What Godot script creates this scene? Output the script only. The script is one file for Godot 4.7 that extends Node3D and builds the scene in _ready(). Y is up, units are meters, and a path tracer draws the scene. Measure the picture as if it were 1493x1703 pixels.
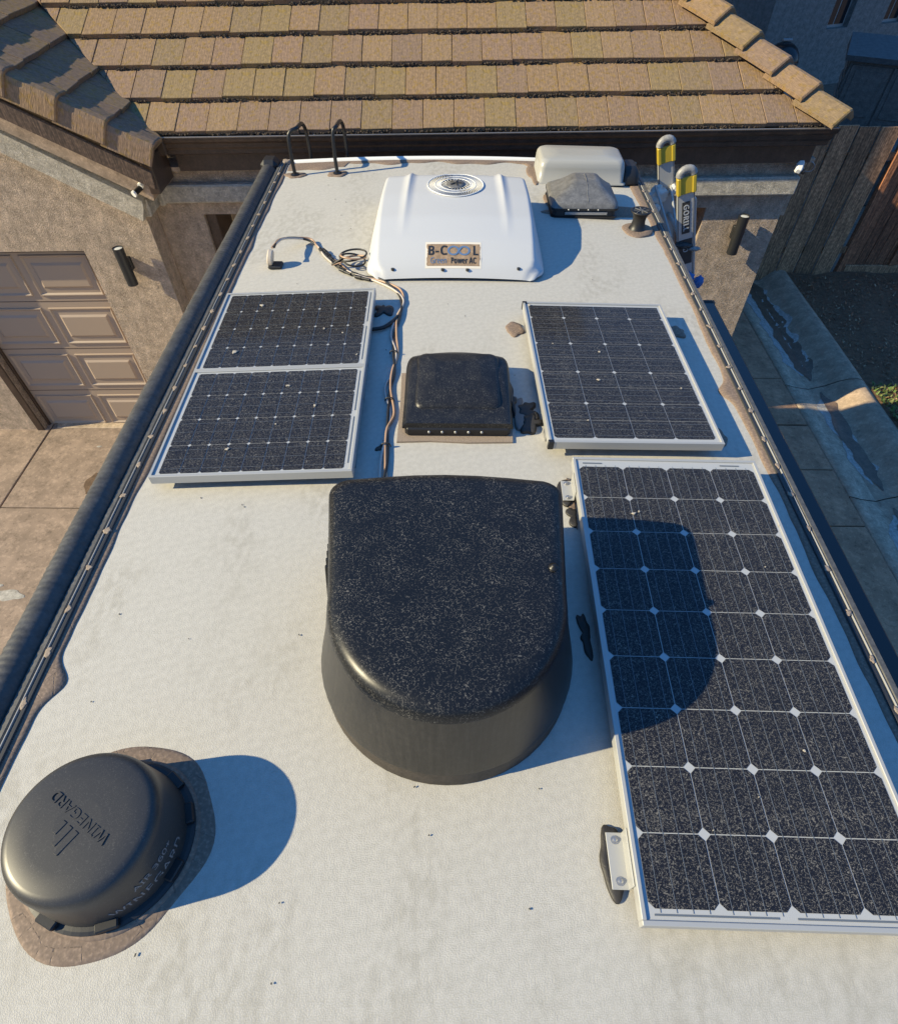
extends Node3D
# A motorhome roof seen from a ladder at its front, parked against a house.
# Heights are worked out from the motorhome's roof: RH is the roof above the driveway.
const RH := 2.88
var M := {}
var T := {}
var rng := RandomNumberGenerator.new()

# ---------------------------------------------------------------- geometry helpers
func sft() -> SurfaceTool:
	var st := SurfaceTool.new()
	st.begin(Mesh.PRIMITIVE_TRIANGLES)
	st.set_smooth_group(-1)
	return st

func quad(st: SurfaceTool, a: Vector3, b: Vector3, c: Vector3, d: Vector3) -> void:
	for p in [a, c, b, a, d, c]:
		st.add_vertex(p)

func tri(st: SurfaceTool, a: Vector3, b: Vector3, c: Vector3) -> void:
	for p in [a, c, b]:
		st.add_vertex(p)

# a box with chamfered edges
func box(st: SurfaceTool, c: Vector3, size: Vector3, bev := 0.0, bs := Basis.IDENTITY) -> void:
	var h := size / 2.0
	st.set_smooth_group(-1)
	if bev <= 0.0:
		var v := []
		for i in 8:
			v.append(c + bs * Vector3(h.x if i & 1 else -h.x, h.y if i & 2 else -h.y, h.z if i & 4 else -h.z))
		for f in [[4, 5, 7, 6], [1, 0, 2, 3], [5, 1, 3, 7], [0, 4, 6, 2], [6, 7, 3, 2], [0, 1, 5, 4]]:
			quad(st, v[f[0]], v[f[1]], v[f[2]], v[f[3]])
		return
	var b := minf(bev, minf(h.x, minf(h.y, h.z)) * 0.9)
	var ax := [Vector3.RIGHT, Vector3.UP, Vector3.BACK]
	var P := func(s: Vector3, k: int) -> Vector3:
		var q := Vector3(s.x * h.x, s.y * h.y, s.z * h.z)
		for j in 3:
			if j != k:
				q[j] -= s[j] * b
		return c + bs * q
	for k in 3:
		var k1 := (k + 1) % 3
		var k2 := (k + 2) % 3
		for s in [-1.0, 1.0]:
			var q := []
			for w in [[-1, -1], [1, -1], [1, 1], [-1, 1]]:
				var sv := Vector3()
				sv[k] = s
				sv[k1] = w[0]
				sv[k2] = w[1]
				q.append(P.call(sv, k))
			if s > 0:
				quad(st, q[0], q[1], q[2], q[3])
			else:
				quad(st, q[3], q[2], q[1], q[0])
		for s1 in [-1.0, 1.0]:
			for s2 in [-1.0, 1.0]:
				var sa := Vector3()
				sa[k1] = s1
				sa[k2] = s2
				var sb := sa
				sa[k] = -1
				sb[k] = 1
				var a0: Vector3 = P.call(sa, k1)
				var a1: Vector3 = P.call(sb, k1)
				var b0: Vector3 = P.call(sa, k2)
				var b1: Vector3 = P.call(sb, k2)
				if s1 * s2 > 0:
					quad(st, a0, b0, b1, a1)
				else:
					quad(st, a0, a1, b1, b0)
	for i in 8:
		var s := Vector3(1 if i & 1 else -1, 1 if i & 2 else -1, 1 if i & 4 else -1)
		var p0: Vector3 = P.call(s, 0)
		var p1: Vector3 = P.call(s, 1)
		var p2: Vector3 = P.call(s, 2)
		if s.x * s.y * s.z > 0:
			tri(st, p0, p1, p2)
		else:
			tri(st, p0, p2, p1)

# skin through rings of equal length; each ring runs anticlockwise seen from the end of the list
func loft(st: SurfaceTool, rings: Array, sg := 0, cap0 := false, cap1 := false, closed := true) -> void:
	st.set_smooth_group(sg)
	var n: int = rings[0].size()
	for i in rings.size() - 1:
		for j in (n if closed else n - 1):
			var k := (j + 1) % n
			quad(st, rings[i][j], rings[i][k], rings[i + 1][k], rings[i + 1][j])
	for e in 2:
		if (cap0 if e == 0 else cap1):
			st.set_smooth_group(sg + 1 + e if sg >= 0 else -1)
			var r: Array = rings[0] if e == 0 else rings[-1]
			var c := Vector3()
			for p in r:
				c += p
			c /= n
			for j in n:
				if e == 0:
					tri(st, c, r[(j + 1) % n], r[j])
				else:
					tri(st, c, r[j], r[(j + 1) % n])

func tube(st: SurfaceTool, path: Array, r: float, sides := 8, sg := 0) -> void:
	var rings := []
	var up := Vector3.UP
	for i in path.size():
		var d: Vector3 = (path[mini(i + 1, path.size() - 1)] - path[maxi(i - 1, 0)]).normalized()
		if absf(d.dot(up)) > 0.95:
			up = Vector3.RIGHT if absf(d.x) < 0.8 else Vector3.BACK
		var sx := d.cross(up).normalized()
		up = sx.cross(d).normalized()
		var ring := []
		for j in sides:
			var a := TAU * j / sides
			ring.append(path[i] + (sx * cos(a) + up * sin(a)) * r)
		rings.append(ring)
	loft(st, rings, sg, true, true)

func smooth_path(pts: Array, step: float) -> Array:
	var c := Curve3D.new()
	c.bake_interval = step
	for i in pts.size():
		var d: Vector3 = (pts[mini(i + 1, pts.size() - 1)] - pts[maxi(i - 1, 0)]) / 6.0
		c.add_point(pts[i], -d, d)
	return Array(c.get_baked_points())

# profile points are (radius, height)
func lathe(st: SurfaceTool, at: Vector3, prof: Array, seg := 32, sg := 0, cap0 := false, cap1 := false) -> void:
	var rings := []
	for p in prof:
		var ring := []
		for j in seg:
			var a := -TAU * j / seg
			ring.append(at + Vector3(p.x * cos(a), p.y, p.x * sin(a)))
		rings.append(ring)
	loft(st, rings, sg, cap0, cap1)

# an outline in x, z (anticlockwise seen from above) raised from y0 to y1 with a chamfered top
func slab(st: SurfaceTool, outline: PackedVector2Array, y0: float, y1: float, bev := 0.0) -> void:
	var o := outline
	if Geometry2D.is_polygon_clockwise(o):
		o.reverse()
	var ins := o
	if bev > 0.0:
		var got := Geometry2D.offset_polygon(o, -bev)
		if got.size() == 1 and got[0].size() == o.size():
			ins = got[0]
			if Geometry2D.is_polygon_clockwise(ins):
				ins.reverse()
			# line the inner corners up with the outer ones
			var best := 0
			var bd := INF
			for k in ins.size():
				var d := ins[k].distance_to(o[0])
				if d < bd:
					bd = d
					best = k
			var t := PackedVector2Array()
			for k in ins.size():
				t.append(ins[(k + best) % ins.size()])
			ins = t
		else:
			bev = 0.0
	var n := o.size()
	st.set_smooth_group(-1)
	for i in n:
		var j := (i + 1) % n
		# Geometry2D's anticlockwise with y for z is clockwise from above
		quad(st, Vector3(o[j].x, y0, o[j].y), Vector3(o[i].x, y0, o[i].y), Vector3(o[i].x, y1 - bev, o[i].y), Vector3(o[j].x, y1 - bev, o[j].y))
		if bev > 0.0:
			quad(st, Vector3(o[j].x, y1 - bev, o[j].y), Vector3(o[i].x, y1 - bev, o[i].y), Vector3(ins[i].x, y1, ins[i].y), Vector3(ins[j].x, y1, ins[j].y))
	var t := Geometry2D.triangulate_polygon(ins)
	for i in range(0, t.size(), 3):
		var a := ins[t[i]]
		var b := ins[t[i + 1]]
		var c := ins[t[i + 2]]
		if (b - a).cross(c - a) > 0:
			var s := b
			b = c
			c = s
		tri(st, Vector3(a.x, y1, a.y), Vector3(b.x, y1, b.y), Vector3(c.x, y1, c.y))

func rect2(x0: float, z0: float, x1: float, z1: float) -> PackedVector2Array:
	return PackedVector2Array([Vector2(x0, z0), Vector2(x1, z0), Vector2(x1, z1), Vector2(x0, z1)])

# a hand-spread blob of sealant: low, with a rounded edge, following the roof's crown
func blob(st: SurfaceTool, cx: float, cz: float, rx: float, rz: float, h: float, sd: int, rough := 0.12, n := 40, on_roof := true) -> void:
	var r := RandomNumberGenerator.new()
	r.seed = sd
	var ph := []
	for k in 6:
		ph.append([r.randf() * TAU, r.randf_range(0.3, 1.0) * rough / (1.0 + k * 0.45)])
	var rings := []
	for q in [[1.0, -0.002], [0.985, h * 0.6], [0.95, h], [0.6, h * 1.08], [0.2, h * 1.1]]:
		var ring := []
		for j in n:
			var a := -TAU * j / n
			var k := 1.0
			for m in 6:
				k += ph[m][1] * sin(a * (m + 2) + ph[m][0])
			k *= q[0]
			var x: float = cx + rx * k * cos(a)
			var z: float = cz + rz * k * sin(a)
			ring.append(Vector3(x, (roof_y(x) if on_roof else 0.0) + q[1], z))
		rings.append(ring)
	loft(st, rings, 0, false, true)

func roof_y(x: float) -> float:
	return -0.035 * pow((x - 0.04) / 1.25, 2.0)

# lettering as thin geometry; place() lays each vertex on the thing
func letters(text: String, size: float, depth: float, place: Callable, bold := false) -> SurfaceTool:
	var tm := TextMesh.new()
	var f := SystemFont.new()
	f.font_names = PackedStringArray(["Droid Sans"])
	if bold:
		f.font_weight = 700
	tm.font = f
	tm.text = text
	tm.font_size = 64
	tm.pixel_size = size / 46.0
	tm.depth = depth
	tm.curve_step = 2.0
	var arr := tm.get_mesh_arrays()
	var v: PackedVector3Array = arr[Mesh.ARRAY_VERTEX]
	var ix: PackedInt32Array = arr[Mesh.ARRAY_INDEX]
	var st := sft()
	for i in ix:
		st.add_vertex(place.call(v[i]))
	return st

# ---------------------------------------------------------------- nodes
func obj(called: String, st: SurfaceTool, m: Material, parent: Node = self) -> MeshInstance3D:
	var o := MeshInstance3D.new()
	st.generate_normals()
	o.mesh = st.commit()
	o.material_override = null
	o.mesh.surface_set_material(0, m)
	o.name = called
	parent.add_child(o, true)
	return o

func inst(called: String, mesh: Mesh, m: Material, parent: Node, tr: Transform3D) -> MeshInstance3D:
	var o := MeshInstance3D.new()
	o.mesh = mesh
	o.set_surface_override_material(0, m)
	o.name = called
	o.transform = tr
	parent.add_child(o, true)
	return o

func as_mesh(st: SurfaceTool) -> ArrayMesh:
	st.generate_normals()
	return st.commit()

var taken := {}
func numbered(called: String) -> String:
	taken[called] = taken.get(called, -1) + 1
	return called if taken[called] == 0 else "%s_%03d" % [called, taken[called]]

func tag(o: Node, label: String, category: String, group := "") -> void:
	o.set_meta("label", label)
	o.set_meta("category", category)
	if group:
		o.set_meta("group", group)

func thing(called: String, label: String, category: String, at := Vector3.ZERO, group := "") -> Node3D:
	var o := Node3D.new()
	o.name = numbered(called)
	o.position = at
	add_child(o)
	tag(o, label, category, group)
	return o

func setting(called: String) -> Node3D:
	var o := Node3D.new()
	o.name = numbered(called)
	add_child(o)
	o.set_meta("kind", "structure")
	return o

# ---------------------------------------------------------------- textures
func noise(n: int, sd: int, freq: float, typ := FastNoiseLite.TYPE_SIMPLEX_SMOOTH, oct := 1, ret := -1) -> PackedByteArray:
	var f := FastNoiseLite.new()
	f.seed = sd
	f.frequency = freq
	f.noise_type = typ
	f.fractal_type = FastNoiseLite.FRACTAL_FBM if oct > 1 else FastNoiseLite.FRACTAL_NONE
	f.fractal_octaves = oct
	if ret >= 0:
		f.cellular_return_type = ret
		f.cellular_jitter = 1.0
	var im := f.get_seamless_image(n, n)
	im.convert(Image.FORMAT_L8)
	return im.get_data()

func stretched(n: int, sd: int, freq: float, squeeze: int, oct := 1) -> PackedByteArray:
	# noise drawn out along v
	var f := FastNoiseLite.new()
	f.seed = sd
	f.frequency = freq
	f.fractal_type = FastNoiseLite.FRACTAL_FBM if oct > 1 else FastNoiseLite.FRACTAL_NONE
	f.fractal_octaves = oct
	var im := f.get_seamless_image(n, n / squeeze)
	im.convert(Image.FORMAT_L8)
	im.resize(n, n, Image.INTERPOLATE_BILINEAR)
	return im.get_data()

func pic(n: int, data: PackedByteArray, fmt := Image.FORMAT_RGB8) -> ImageTexture:
	return ImageTexture.create_from_image(Image.create_from_data(n, n, false, fmt, data))

func make_textures() -> void:
	# grain shared by concrete, sealant, plaster: a multiplier about 0.8
	var n := 512
	var a := noise(n, 3, 0.012, FastNoiseLite.TYPE_SIMPLEX_SMOOTH, 4)
	var b := noise(n, 5, 0.35, FastNoiseLite.TYPE_SIMPLEX, 2)
	var c := noise(n, 8, 0.05, FastNoiseLite.TYPE_SIMPLEX_SMOOTH, 3)
	var d := PackedByteArray()
	d.resize(n * n * 3)
	var g := PackedByteArray()
	g.resize(n * n)
	for i in n * n:
		var v := 0.62 + 0.22 * a[i] / 255.0 + 0.16 * b[i] / 255.0 + (0.08 if c[i] > 176 else 0.0) - (0.1 if c[i] < 60 else 0.0)
		var k := clampi(int(v * 255), 0, 255)
		d[i * 3] = k
		d[i * 3 + 1] = clampi(k - 2, 0, 255)
		d[i * 3 + 2] = clampi(k - 6, 0, 255)
		g[i] = clampi(int(b[i] * 0.7 + c[i] * 0.3), 0, 255)
	T.mottle = pic(n, d)
	T.fine = pic(n, g, Image.FORMAT_L8)
	# streaks along v: wood and the raked face of the roof tiles
	var s1 := stretched(n, 11, 0.06, 16, 3)
	var s2 := stretched(n, 12, 0.25, 8, 2)
	var s3 := noise(n, 13, 0.03, FastNoiseLite.TYPE_SIMPLEX_SMOOTH, 3)
	var w := PackedByteArray()
	w.resize(n * n * 3)
	var wh := PackedByteArray()
	wh.resize(n * n)
	var tl := PackedByteArray()
	tl.resize(n * n * 3)
	var li := noise(n, 17, 0.02, FastNoiseLite.TYPE_SIMPLEX_SMOOTH, 5)
	var sp := noise(n, 18, 0.5, FastNoiseLite.TYPE_SIMPLEX, 1)
	for i in n * n:
		var v := 0.35 + 0.4 * s1[i] / 255.0 + 0.25 * s2[i] / 255.0
		v *= 0.75 + 0.4 * s3[i] / 255.0
		w[i * 3] = clampi(int(v * 255), 0, 255)
		w[i * 3 + 1] = clampi(int(v * 246), 0, 255)
		w[i * 3 + 2] = clampi(int(v * 232), 0, 255)
		wh[i] = clampi(int(s2[i] * 0.6 + s1[i] * 0.4), 0, 255)
		# tile: grained mortar with lichen
		var q := 0.58 + 0.22 * s2[i] / 255.0 + 0.14 * s3[i] / 255.0 + 0.30 * (sp[i] / 255.0 - 0.45)
		var y := clampf((li[i] - 150.0) / 50.0, 0.0, 1.0) * (0.25 + 0.75 * sp[i] / 255.0)
		var wt := clampf((60.0 - li[i]) / 40.0, 0.0, 1.0) * 0.5
		tl[i * 3] = clampi(int(255 * (q * (1.0 + 0.02 * y) + 0.05 * wt)), 0, 255)
		tl[i * 3 + 1] = clampi(int(255 * (q * (0.965 - 0.01 * y) + 0.05 * wt)), 0, 255)
		tl[i * 3 + 2] = clampi(int(255 * (q * (0.95 - 0.30 * y) + 0.10 * wt)), 0, 255)
	T.wood = pic(n, w)
	T.wood_h = pic(n, wh, Image.FORMAT_L8)
	T.tile = pic(n, tl)
	# heavy dash plaster
	n = 1024
	a = noise(n, 21, 0.035, FastNoiseLite.TYPE_SIMPLEX, 3)
	b = noise(n, 22, 0.09, FastNoiseLite.TYPE_SIMPLEX, 2)
	g = PackedByteArray()
	g.resize(n * n)
	for i in n * n:
		var v := absf(a[i] / 127.5 - 1.0)
		v = 1.0 - clampf(v * 2.2, 0.0, 1.0)
		g[i] = clampi(int(255 * (0.25 + 0.45 * v * v + 0.3 * b[i] / 255.0)), 0, 255)
	T.stucco_h = pic(n, g, Image.FORMAT_L8)
	# pebbled roof membrane
	a = noise(n, 31, 0.060, FastNoiseLite.TYPE_CELLULAR, 1, FastNoiseLite.RETURN_DISTANCE)
	b = noise(n, 32, 0.008, FastNoiseLite.TYPE_SIMPLEX_SMOOTH, 4)
	c = noise(n, 33, 0.12, FastNoiseLite.TYPE_SIMPLEX, 2)
	var e := noise(n, 34, 0.03, FastNoiseLite.TYPE_SIMPLEX_SMOOTH, 3)
	d = PackedByteArray()
	d.resize(n * n * 3)
	g = PackedByteArray()
	g.resize(n * n)
	for i in n * n:
		var p := 1.0 - a[i] / 255.0
		var hgt := clampf((p - 0.52) * 2.6, 0.0, 1.0)
		g[i] = int(255 * clampf(hgt * 0.7 * (0.4 + 0.6 * e[i] / 255.0) + 0.3 * c[i] / 255.0, 0.0, 1.0))
		# grime sits between the pebbles, more in some patches
		var dirt := (1.0 - hgt) * (0.5 + 0.5 * e[i] / 255.0)
		var v := 0.93 - 0.035 * dirt - 0.06 * (b[i] / 255.0) - 0.09 * (c[i] / 255.0)
		d[i * 3] = int(255 * clampf(v, 0.0, 1.0))
		d[i * 3 + 1] = int(255 * clampf(v - 0.008 * dirt, 0.0, 1.0))
		d[i * 3 + 2] = int(255 * clampf(v - 0.035 * dirt, 0.0, 1.0))
	T.membrane = pic(n, d)
	T.membrane_h = pic(n, g, Image.FORMAT_L8)
	# dried mud: short broken squiggles left by evaporated drops; a lighter and a heavier coat
	a = noise(n, 41, 0.040, FastNoiseLite.TYPE_SIMPLEX, 2)
	b = noise(n, 42, 0.062, FastNoiseLite.TYPE_SIMPLEX, 2)
	c = noise(n, 43, 0.050, FastNoiseLite.TYPE_SIMPLEX, 2)
	e = noise(n, 44, 0.010, FastNoiseLite.TYPE_SIMPLEX_SMOOTH, 4)
	var f := noise(n, 45, 0.10, FastNoiseLite.TYPE_SIMPLEX, 2)
	var fg := noise(n, 46, 0.35, FastNoiseLite.TYPE_SIMPLEX, 1)
	d = PackedByteArray()
	d.resize(n * n * 4)
	var d2 := PackedByteArray()
	d2.resize(n * n * 4)
	for i in n * n:
		var l1 := clampf(1.6 - absf(a[i] - 128.0) / 9.0, 0.0, 1.0) * clampf((f[i] - 122.0) / 26.0, 0.0, 1.0)
		var l2 := clampf(1.6 - absf(b[i] - 122.0) / 10.0, 0.0, 1.0) * clampf((118.0 - f[i]) / 26.0, 0.0, 1.0)
		var l3 := clampf(1.5 - absf(c[i] - 140.0) / 9.0, 0.0, 1.0) * clampf((fg[i] - 110.0) / 60.0, 0.0, 1.0)
		var line := maxf(maxf(l1, l2), l3 * 0.8) * clampf((fg[i] - 20.0) / 110.0, 0.25, 1.0)
		var dens := clampf(0.62 + 0.5 * (e[i] - 128.0) / 128.0, 0.3, 1.0)
		var al := maxf(l1, l2 * 0.7) * clampf((fg[i] - 30.0) / 120.0, 0.2, 1.0) * dens * 0.60
		if fg[i] > 247 and e[i] > 110:
			al = 0.7
		var hv := clampf(line * (0.55 + 0.45 * dens) * 0.78 + 0.06 * fg[i] / 255.0, 0.0, 1.0)
		d[i * 4] = 168
		d[i * 4 + 1] = 163
		d[i * 4 + 2] = 152
		d[i * 4 + 3] = clampi(int(255 * al), 0, 255)
		d2[i * 4] = 160
		d2[i * 4 + 1] = 155
		d2[i * 4 + 2] = 144
		d2[i * 4 + 3] = clampi(int(255 * hv), 0, 255)
	T.dust = pic(n, d, Image.FORMAT_RGBA8)
	for i in n * n:
		d[i * 4 + 3] = int(d[i * 4 + 3] * 0.30 + 14.0 * fg[i] / 255.0)
	T.dust_thin = pic(n, d, Image.FORMAT_RGBA8)
	T.dust_heavy = pic(n, d2, Image.FORMAT_RGBA8)
	# crazed sealant
	n = 512
	a = noise(n, 51, 0.014, FastNoiseLite.TYPE_CELLULAR, 1, FastNoiseLite.RETURN_DISTANCE2_SUB)
	b = noise(n, 52, 0.06, FastNoiseLite.TYPE_SIMPLEX, 3)
	g = PackedByteArray()
	g.resize(n * n)
	d = PackedByteArray()
	d.resize(n * n * 3)
	for i in n * n:
		var cr := 1.0 - clampf(1.0 - a[i] / 6.0, 0.0, 1.0) * clampf((b[i] - 100.0) / 60.0, 0.0, 1.0)
		g[i] = int(255 * clampf(cr * 0.7 + 0.3 * b[i] / 255.0, 0.0, 1.0))
		var v := (0.78 + 0.2 * b[i] / 255.0) * (0.68 + 0.32 * cr)
		var pale := 1.0 if b[i] > 190 else 0.0
		d[i * 3] = int(255 * clampf(v + 0.1 * pale, 0.0, 1.0))
		d[i * 3 + 1] = int(255 * clampf(v + 0.12 * pale, 0.0, 1.0))
		d[i * 3 + 2] = int(255 * clampf(v + 0.15 * pale, 0.0, 1.0))
	T.crazed = pic(n, d)
	T.crazed_h = pic(n, g, Image.FORMAT_L8)
	# stains that lie on the roof: scuffs and tracked dirt, drawn once over the whole roof
	n = 1024
	a = noise(n, 61, 0.006, FastNoiseLite.TYPE_SIMPLEX_SMOOTH, 5)
	b = noise(n, 62, 0.06, FastNoiseLite.TYPE_SIMPLEX, 5)
	d = PackedByteArray()
	d.resize(n * n * 4)
	for i in n * n:
		var k := clampf((a[i] - 118.0) / 70.0, 0.0, 1.0) * clampf((b[i] - 80.0) / 110.0, 0.0, 1.0)
		d[i * 4] = 208
		d[i * 4 + 1] = 205
		d[i * 4 + 2] = 197
		d[i * 4 + 3] = int(255 * k * 0.36)
	T.stain = pic(n, d, Image.FORMAT_RGBA8)

# ---------------------------------------------------------------- materials
func lin(r: float, g: float, b: float) -> Color:
	return Color(r, g, b).linear_to_srgb()

func mat(called: String, col: Color, rough: float, o := {}) -> StandardMaterial3D:
	var m := StandardMaterial3D.new()
	m.resource_name = called
	m.albedo_color = col
	m.roughness = rough
	m.metallic = o.get("metal", 0.0)
	m.metallic_specular = o.get("spec", 0.5)
	if o.has("tex"):
		m.albedo_texture = T[o.tex]
	if o.has("h"):
		m.heightmap_enabled = true
		m.heightmap_texture = T[o.h]
		m.heightmap_scale = o.hs
	if o.has("dust"):
		m.detail_enabled = true
		m.detail_albedo = T[o.dust]
		m.detail_blend_mode = BaseMaterial3D.BLEND_MODE_MIX
		m.detail_uv_layer = BaseMaterial3D.DETAIL_UV_1
	if o.has("tex") or o.has("h") or o.has("dust"):
		m.uv1_triplanar = true
		m.uv1_world_triplanar = o.get("world", true)
		m.uv1_triplanar_sharpness = 4.0
		m.uv1_scale = Vector3.ONE / o.get("tile", 1.0)
		m.uv1_offset = o.get("off", Vector3.ZERO)
	if o.has("coat"):
		m.clearcoat_enabled = true
		m.clearcoat = o.coat
		m.clearcoat_roughness = o.get("coat_rough", 0.1)
	M[called] = m
	return m

func make_materials() -> void:
	var mb := mat("membrane", lin(0.70, 0.675, 0.62), 0.75, {"tex": "membrane", "h": "membrane_h", "hs": 0.055, "tile": 0.23})
	mb.detail_enabled = true
	mb.detail_albedo = T.stain
	mb.detail_blend_mode = BaseMaterial3D.BLEND_MODE_MUL
	mb.detail_uv_layer = BaseMaterial3D.DETAIL_UV_2
	mat("sealant", lin(0.27, 0.195, 0.145), 0.8, {"tex": "crazed", "h": "crazed_h", "hs": 0.15, "tile": 0.5})
	mat("dark_sealant", lin(0.03, 0.027, 0.024), 0.55, {"h": "crazed_h", "hs": 0.1, "tile": 0.35})
	mat("grey_sealant", lin(0.16, 0.15, 0.14), 0.6, {"h": "crazed_h", "hs": 0.1, "tile": 0.35})
	mat("shroud", lin(0.008, 0.009, 0.011), 0.35, {"spec": 0.40, "dust": "dust", "tile": 0.9})
	mat("shroud_side", lin(0.035, 0.034, 0.033), 0.36, {"tex": "wood", "h": "fine", "hs": 0.01, "tile": 0.45})
	mat("bounce_lit_skirt", lin(0.075, 0.062, 0.05), 0.6, {"tex": "mottle", "tile": 0.3})  # lighter and browner: light bounced off the roof is put into the colour
	mat("vent_black", lin(0.009, 0.009, 0.010), 0.42, {"spec": 0.45, "dust": "dust", "tile": 0.7})
	mat("dome_black", lin(0.030, 0.029, 0.028), 0.40, {"dust": "dust_thin", "tile": 0.7})
	mat("black_plastic", lin(0.013, 0.013, 0.014), 0.45, {"h": "fine", "hs": 0.01, "tile": 0.3})
	mat("emboss", lin(0.02, 0.02, 0.02), 0.5)
	mat("print_grey", lin(0.40, 0.41, 0.42), 0.6)
	mat("cell", lin(0.005, 0.006, 0.012), 0.4, {"spec": 0.2, "dust": "dust_heavy", "tile": 0.9})
	mat("cell_bar", lin(0.16, 0.18, 0.2), 0.45, {"metal": 0.2})
	mat("backsheet", lin(0.46, 0.47, 0.47), 0.5, {"dust": "dust_thin", "tile": 0.5})
	mat("alu", lin(0.42, 0.42, 0.405), 0.42, {"metal": 0.25, "h": "fine", "hs": 0.008, "tile": 0.3})
	mat("alu_dark", lin(0.4, 0.4, 0.4), 0.4, {"metal": 0.8})
	mat("white_shell", lin(0.53, 0.535, 0.535), 0.45, {"dust": "dust_thin", "h": "fine", "hs": 0.012, "tile": 1.1})
	mat("label", lin(0.72, 0.66, 0.55), 0.55)
	mat("label_faded", lin(0.47, 0.33, 0.21), 0.6, {"tex": "mottle", "tile": 0.25})
	mat("ink", lin(0.02, 0.022, 0.026), 0.5)
	mat("ink_blue", lin(0.10, 0.17, 0.30), 0.5)
	mat("ink_grey", lin(0.22, 0.22, 0.22), 0.5)
	mat("pale_plastic", lin(0.36, 0.355, 0.325), 0.3, {"h": "fine", "hs": 0.01, "tile": 0.6})
	mat("grey_plastic", lin(0.22, 0.22, 0.22), 0.4, {"tex": "mottle", "tile": 0.5})
	mat("rail_grey", lin(0.15, 0.148, 0.142), 0.5, {"tex": "mottle", "tile": 0.3, "h": "fine", "hs": 0.03})
	mat("rail_black", lin(0.03, 0.03, 0.03), 0.5)
	mat("rail_white", lin(0.33, 0.33, 0.32), 0.6)
	mat("screw_putty", lin(0.38, 0.30, 0.23), 0.8, {"tex": "crazed", "tile": 0.2, "h": "crazed_h", "hs": 0.1})
	mat("awning_vinyl", lin(0.10, 0.10, 0.10), 0.5, {"tex": "mottle", "tile": 0.5})
	mat("awning_case", lin(0.012, 0.012, 0.013), 0.25)
	mat("rv_white", lin(0.62, 0.61, 0.58), 0.35)
	mat("rubber", lin(0.014, 0.014, 0.014), 0.7)
	mat("powder_black", lin(0.012, 0.012, 0.013), 0.35)
	mat("cable_black", lin(0.016, 0.016, 0.016), 0.5)
	mat("cable_tan", lin(0.42, 0.27, 0.17), 0.4)
	mat("cable_pale", lin(0.52, 0.46, 0.40), 0.4)
	mat("beige_plastic", lin(0.62, 0.52, 0.40), 0.5)
	mat("stucco", lin(0.84, 0.67, 0.53), 0.9, {"tex": "mottle", "h": "stucco_h", "hs": 1.8, "tile": 0.8})
	mat("trim_stucco", lin(0.95, 0.88, 0.76), 0.85, {"tex": "mottle", "h": "stucco_h", "hs": 1.6, "tile": 0.6})
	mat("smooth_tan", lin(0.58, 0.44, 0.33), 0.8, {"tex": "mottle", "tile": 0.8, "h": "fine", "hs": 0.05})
	mat("fascia", lin(0.26, 0.18, 0.135), 0.6, {"tex": "wood", "h": "wood_h", "hs": 0.06, "tile": 0.5})
	mat("brown_paint", lin(0.095, 0.062, 0.045), 0.38, {"tex": "mottle", "tile": 0.7})
	mat("gutter_lip", lin(0.30, 0.27, 0.24), 0.3, {"metal": 0.6})
	mat("flashing", lin(0.14, 0.14, 0.15), 0.45, {"metal": 0.5, "tex": "mottle", "tile": 0.3})
	mat("door_tan", lin(0.36, 0.275, 0.205), 0.5, {"h": "fine", "hs": 0.012, "tile": 0.6})
	mat("sconce_black", lin(0.014, 0.015, 0.017), 0.45)
	mat("frosted", lin(0.6, 0.62, 0.62), 0.3)
	mat("white_paint", lin(0.78, 0.77, 0.74), 0.4)
	for k in 8:
		var tint: Array = [[0.36, 0.225, 0.135], [0.37, 0.23, 0.13], [0.34, 0.215, 0.14], [0.35, 0.235, 0.12], [0.32, 0.205, 0.14], [0.38, 0.24, 0.14], [0.33, 0.22, 0.125], [0.355, 0.22, 0.145]][k]
		mat("tile_%d" % k, lin(tint[0] * 1.20, tint[1] * 1.36, tint[2] * 1.38), 0.92, {"tex": "tile", "h": "wood_h", "hs": 0.30, "tile": 0.7, "world": false, "off": Vector3(0.137 * k, 0.29 * k, 0.213 * k)})
	for k in 6:
		var t: float = [1.0, 0.8, 1.15, 0.9, 1.05, 0.75][k]
		mat("board_%d" % k, lin(0.86 * t, 0.50 * t, 0.29 * t), 0.85, {"tex": "wood", "h": "wood_h", "hs": 0.2, "tile": 0.8, "world": false, "off": Vector3(0.17 * k, 0.31 * k, 0.23 * k)})
		mat("redwood_%d" % k, lin(0.72 * t, 0.32 * t, 0.17 * t), 0.8, {"tex": "wood", "h": "wood_h", "hs": 0.15, "tile": 0.8, "world": false, "off": Vector3(0.13 * k, 0.27 * k, 0.19 * k)})
	mat("drive", lin(0.42, 0.32, 0.25), 0.85, {"tex": "mottle", "h": "fine", "hs": 0.06, "tile": 1.7})
	mat("walk", lin(0.55, 0.33, 0.20), 0.85, {"tex": "mottle", "h": "fine", "hs": 0.06, "tile": 1.9})
	mat("joint", lin(0.06, 0.045, 0.035), 0.95)
	mat("concrete", lin(0.66, 0.52, 0.38), 0.9, {"tex": "mottle", "h": "fine", "hs": 0.08, "tile": 1.1})
	mat("curb", lin(0.56, 0.42, 0.30), 0.9, {"tex": "mottle", "h": "fine", "hs": 0.08, "tile": 1.3})
	mat("wet", lin(0.22, 0.15, 0.10), 0.45, {"tex": "mottle", "tile": 0.9})
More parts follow.
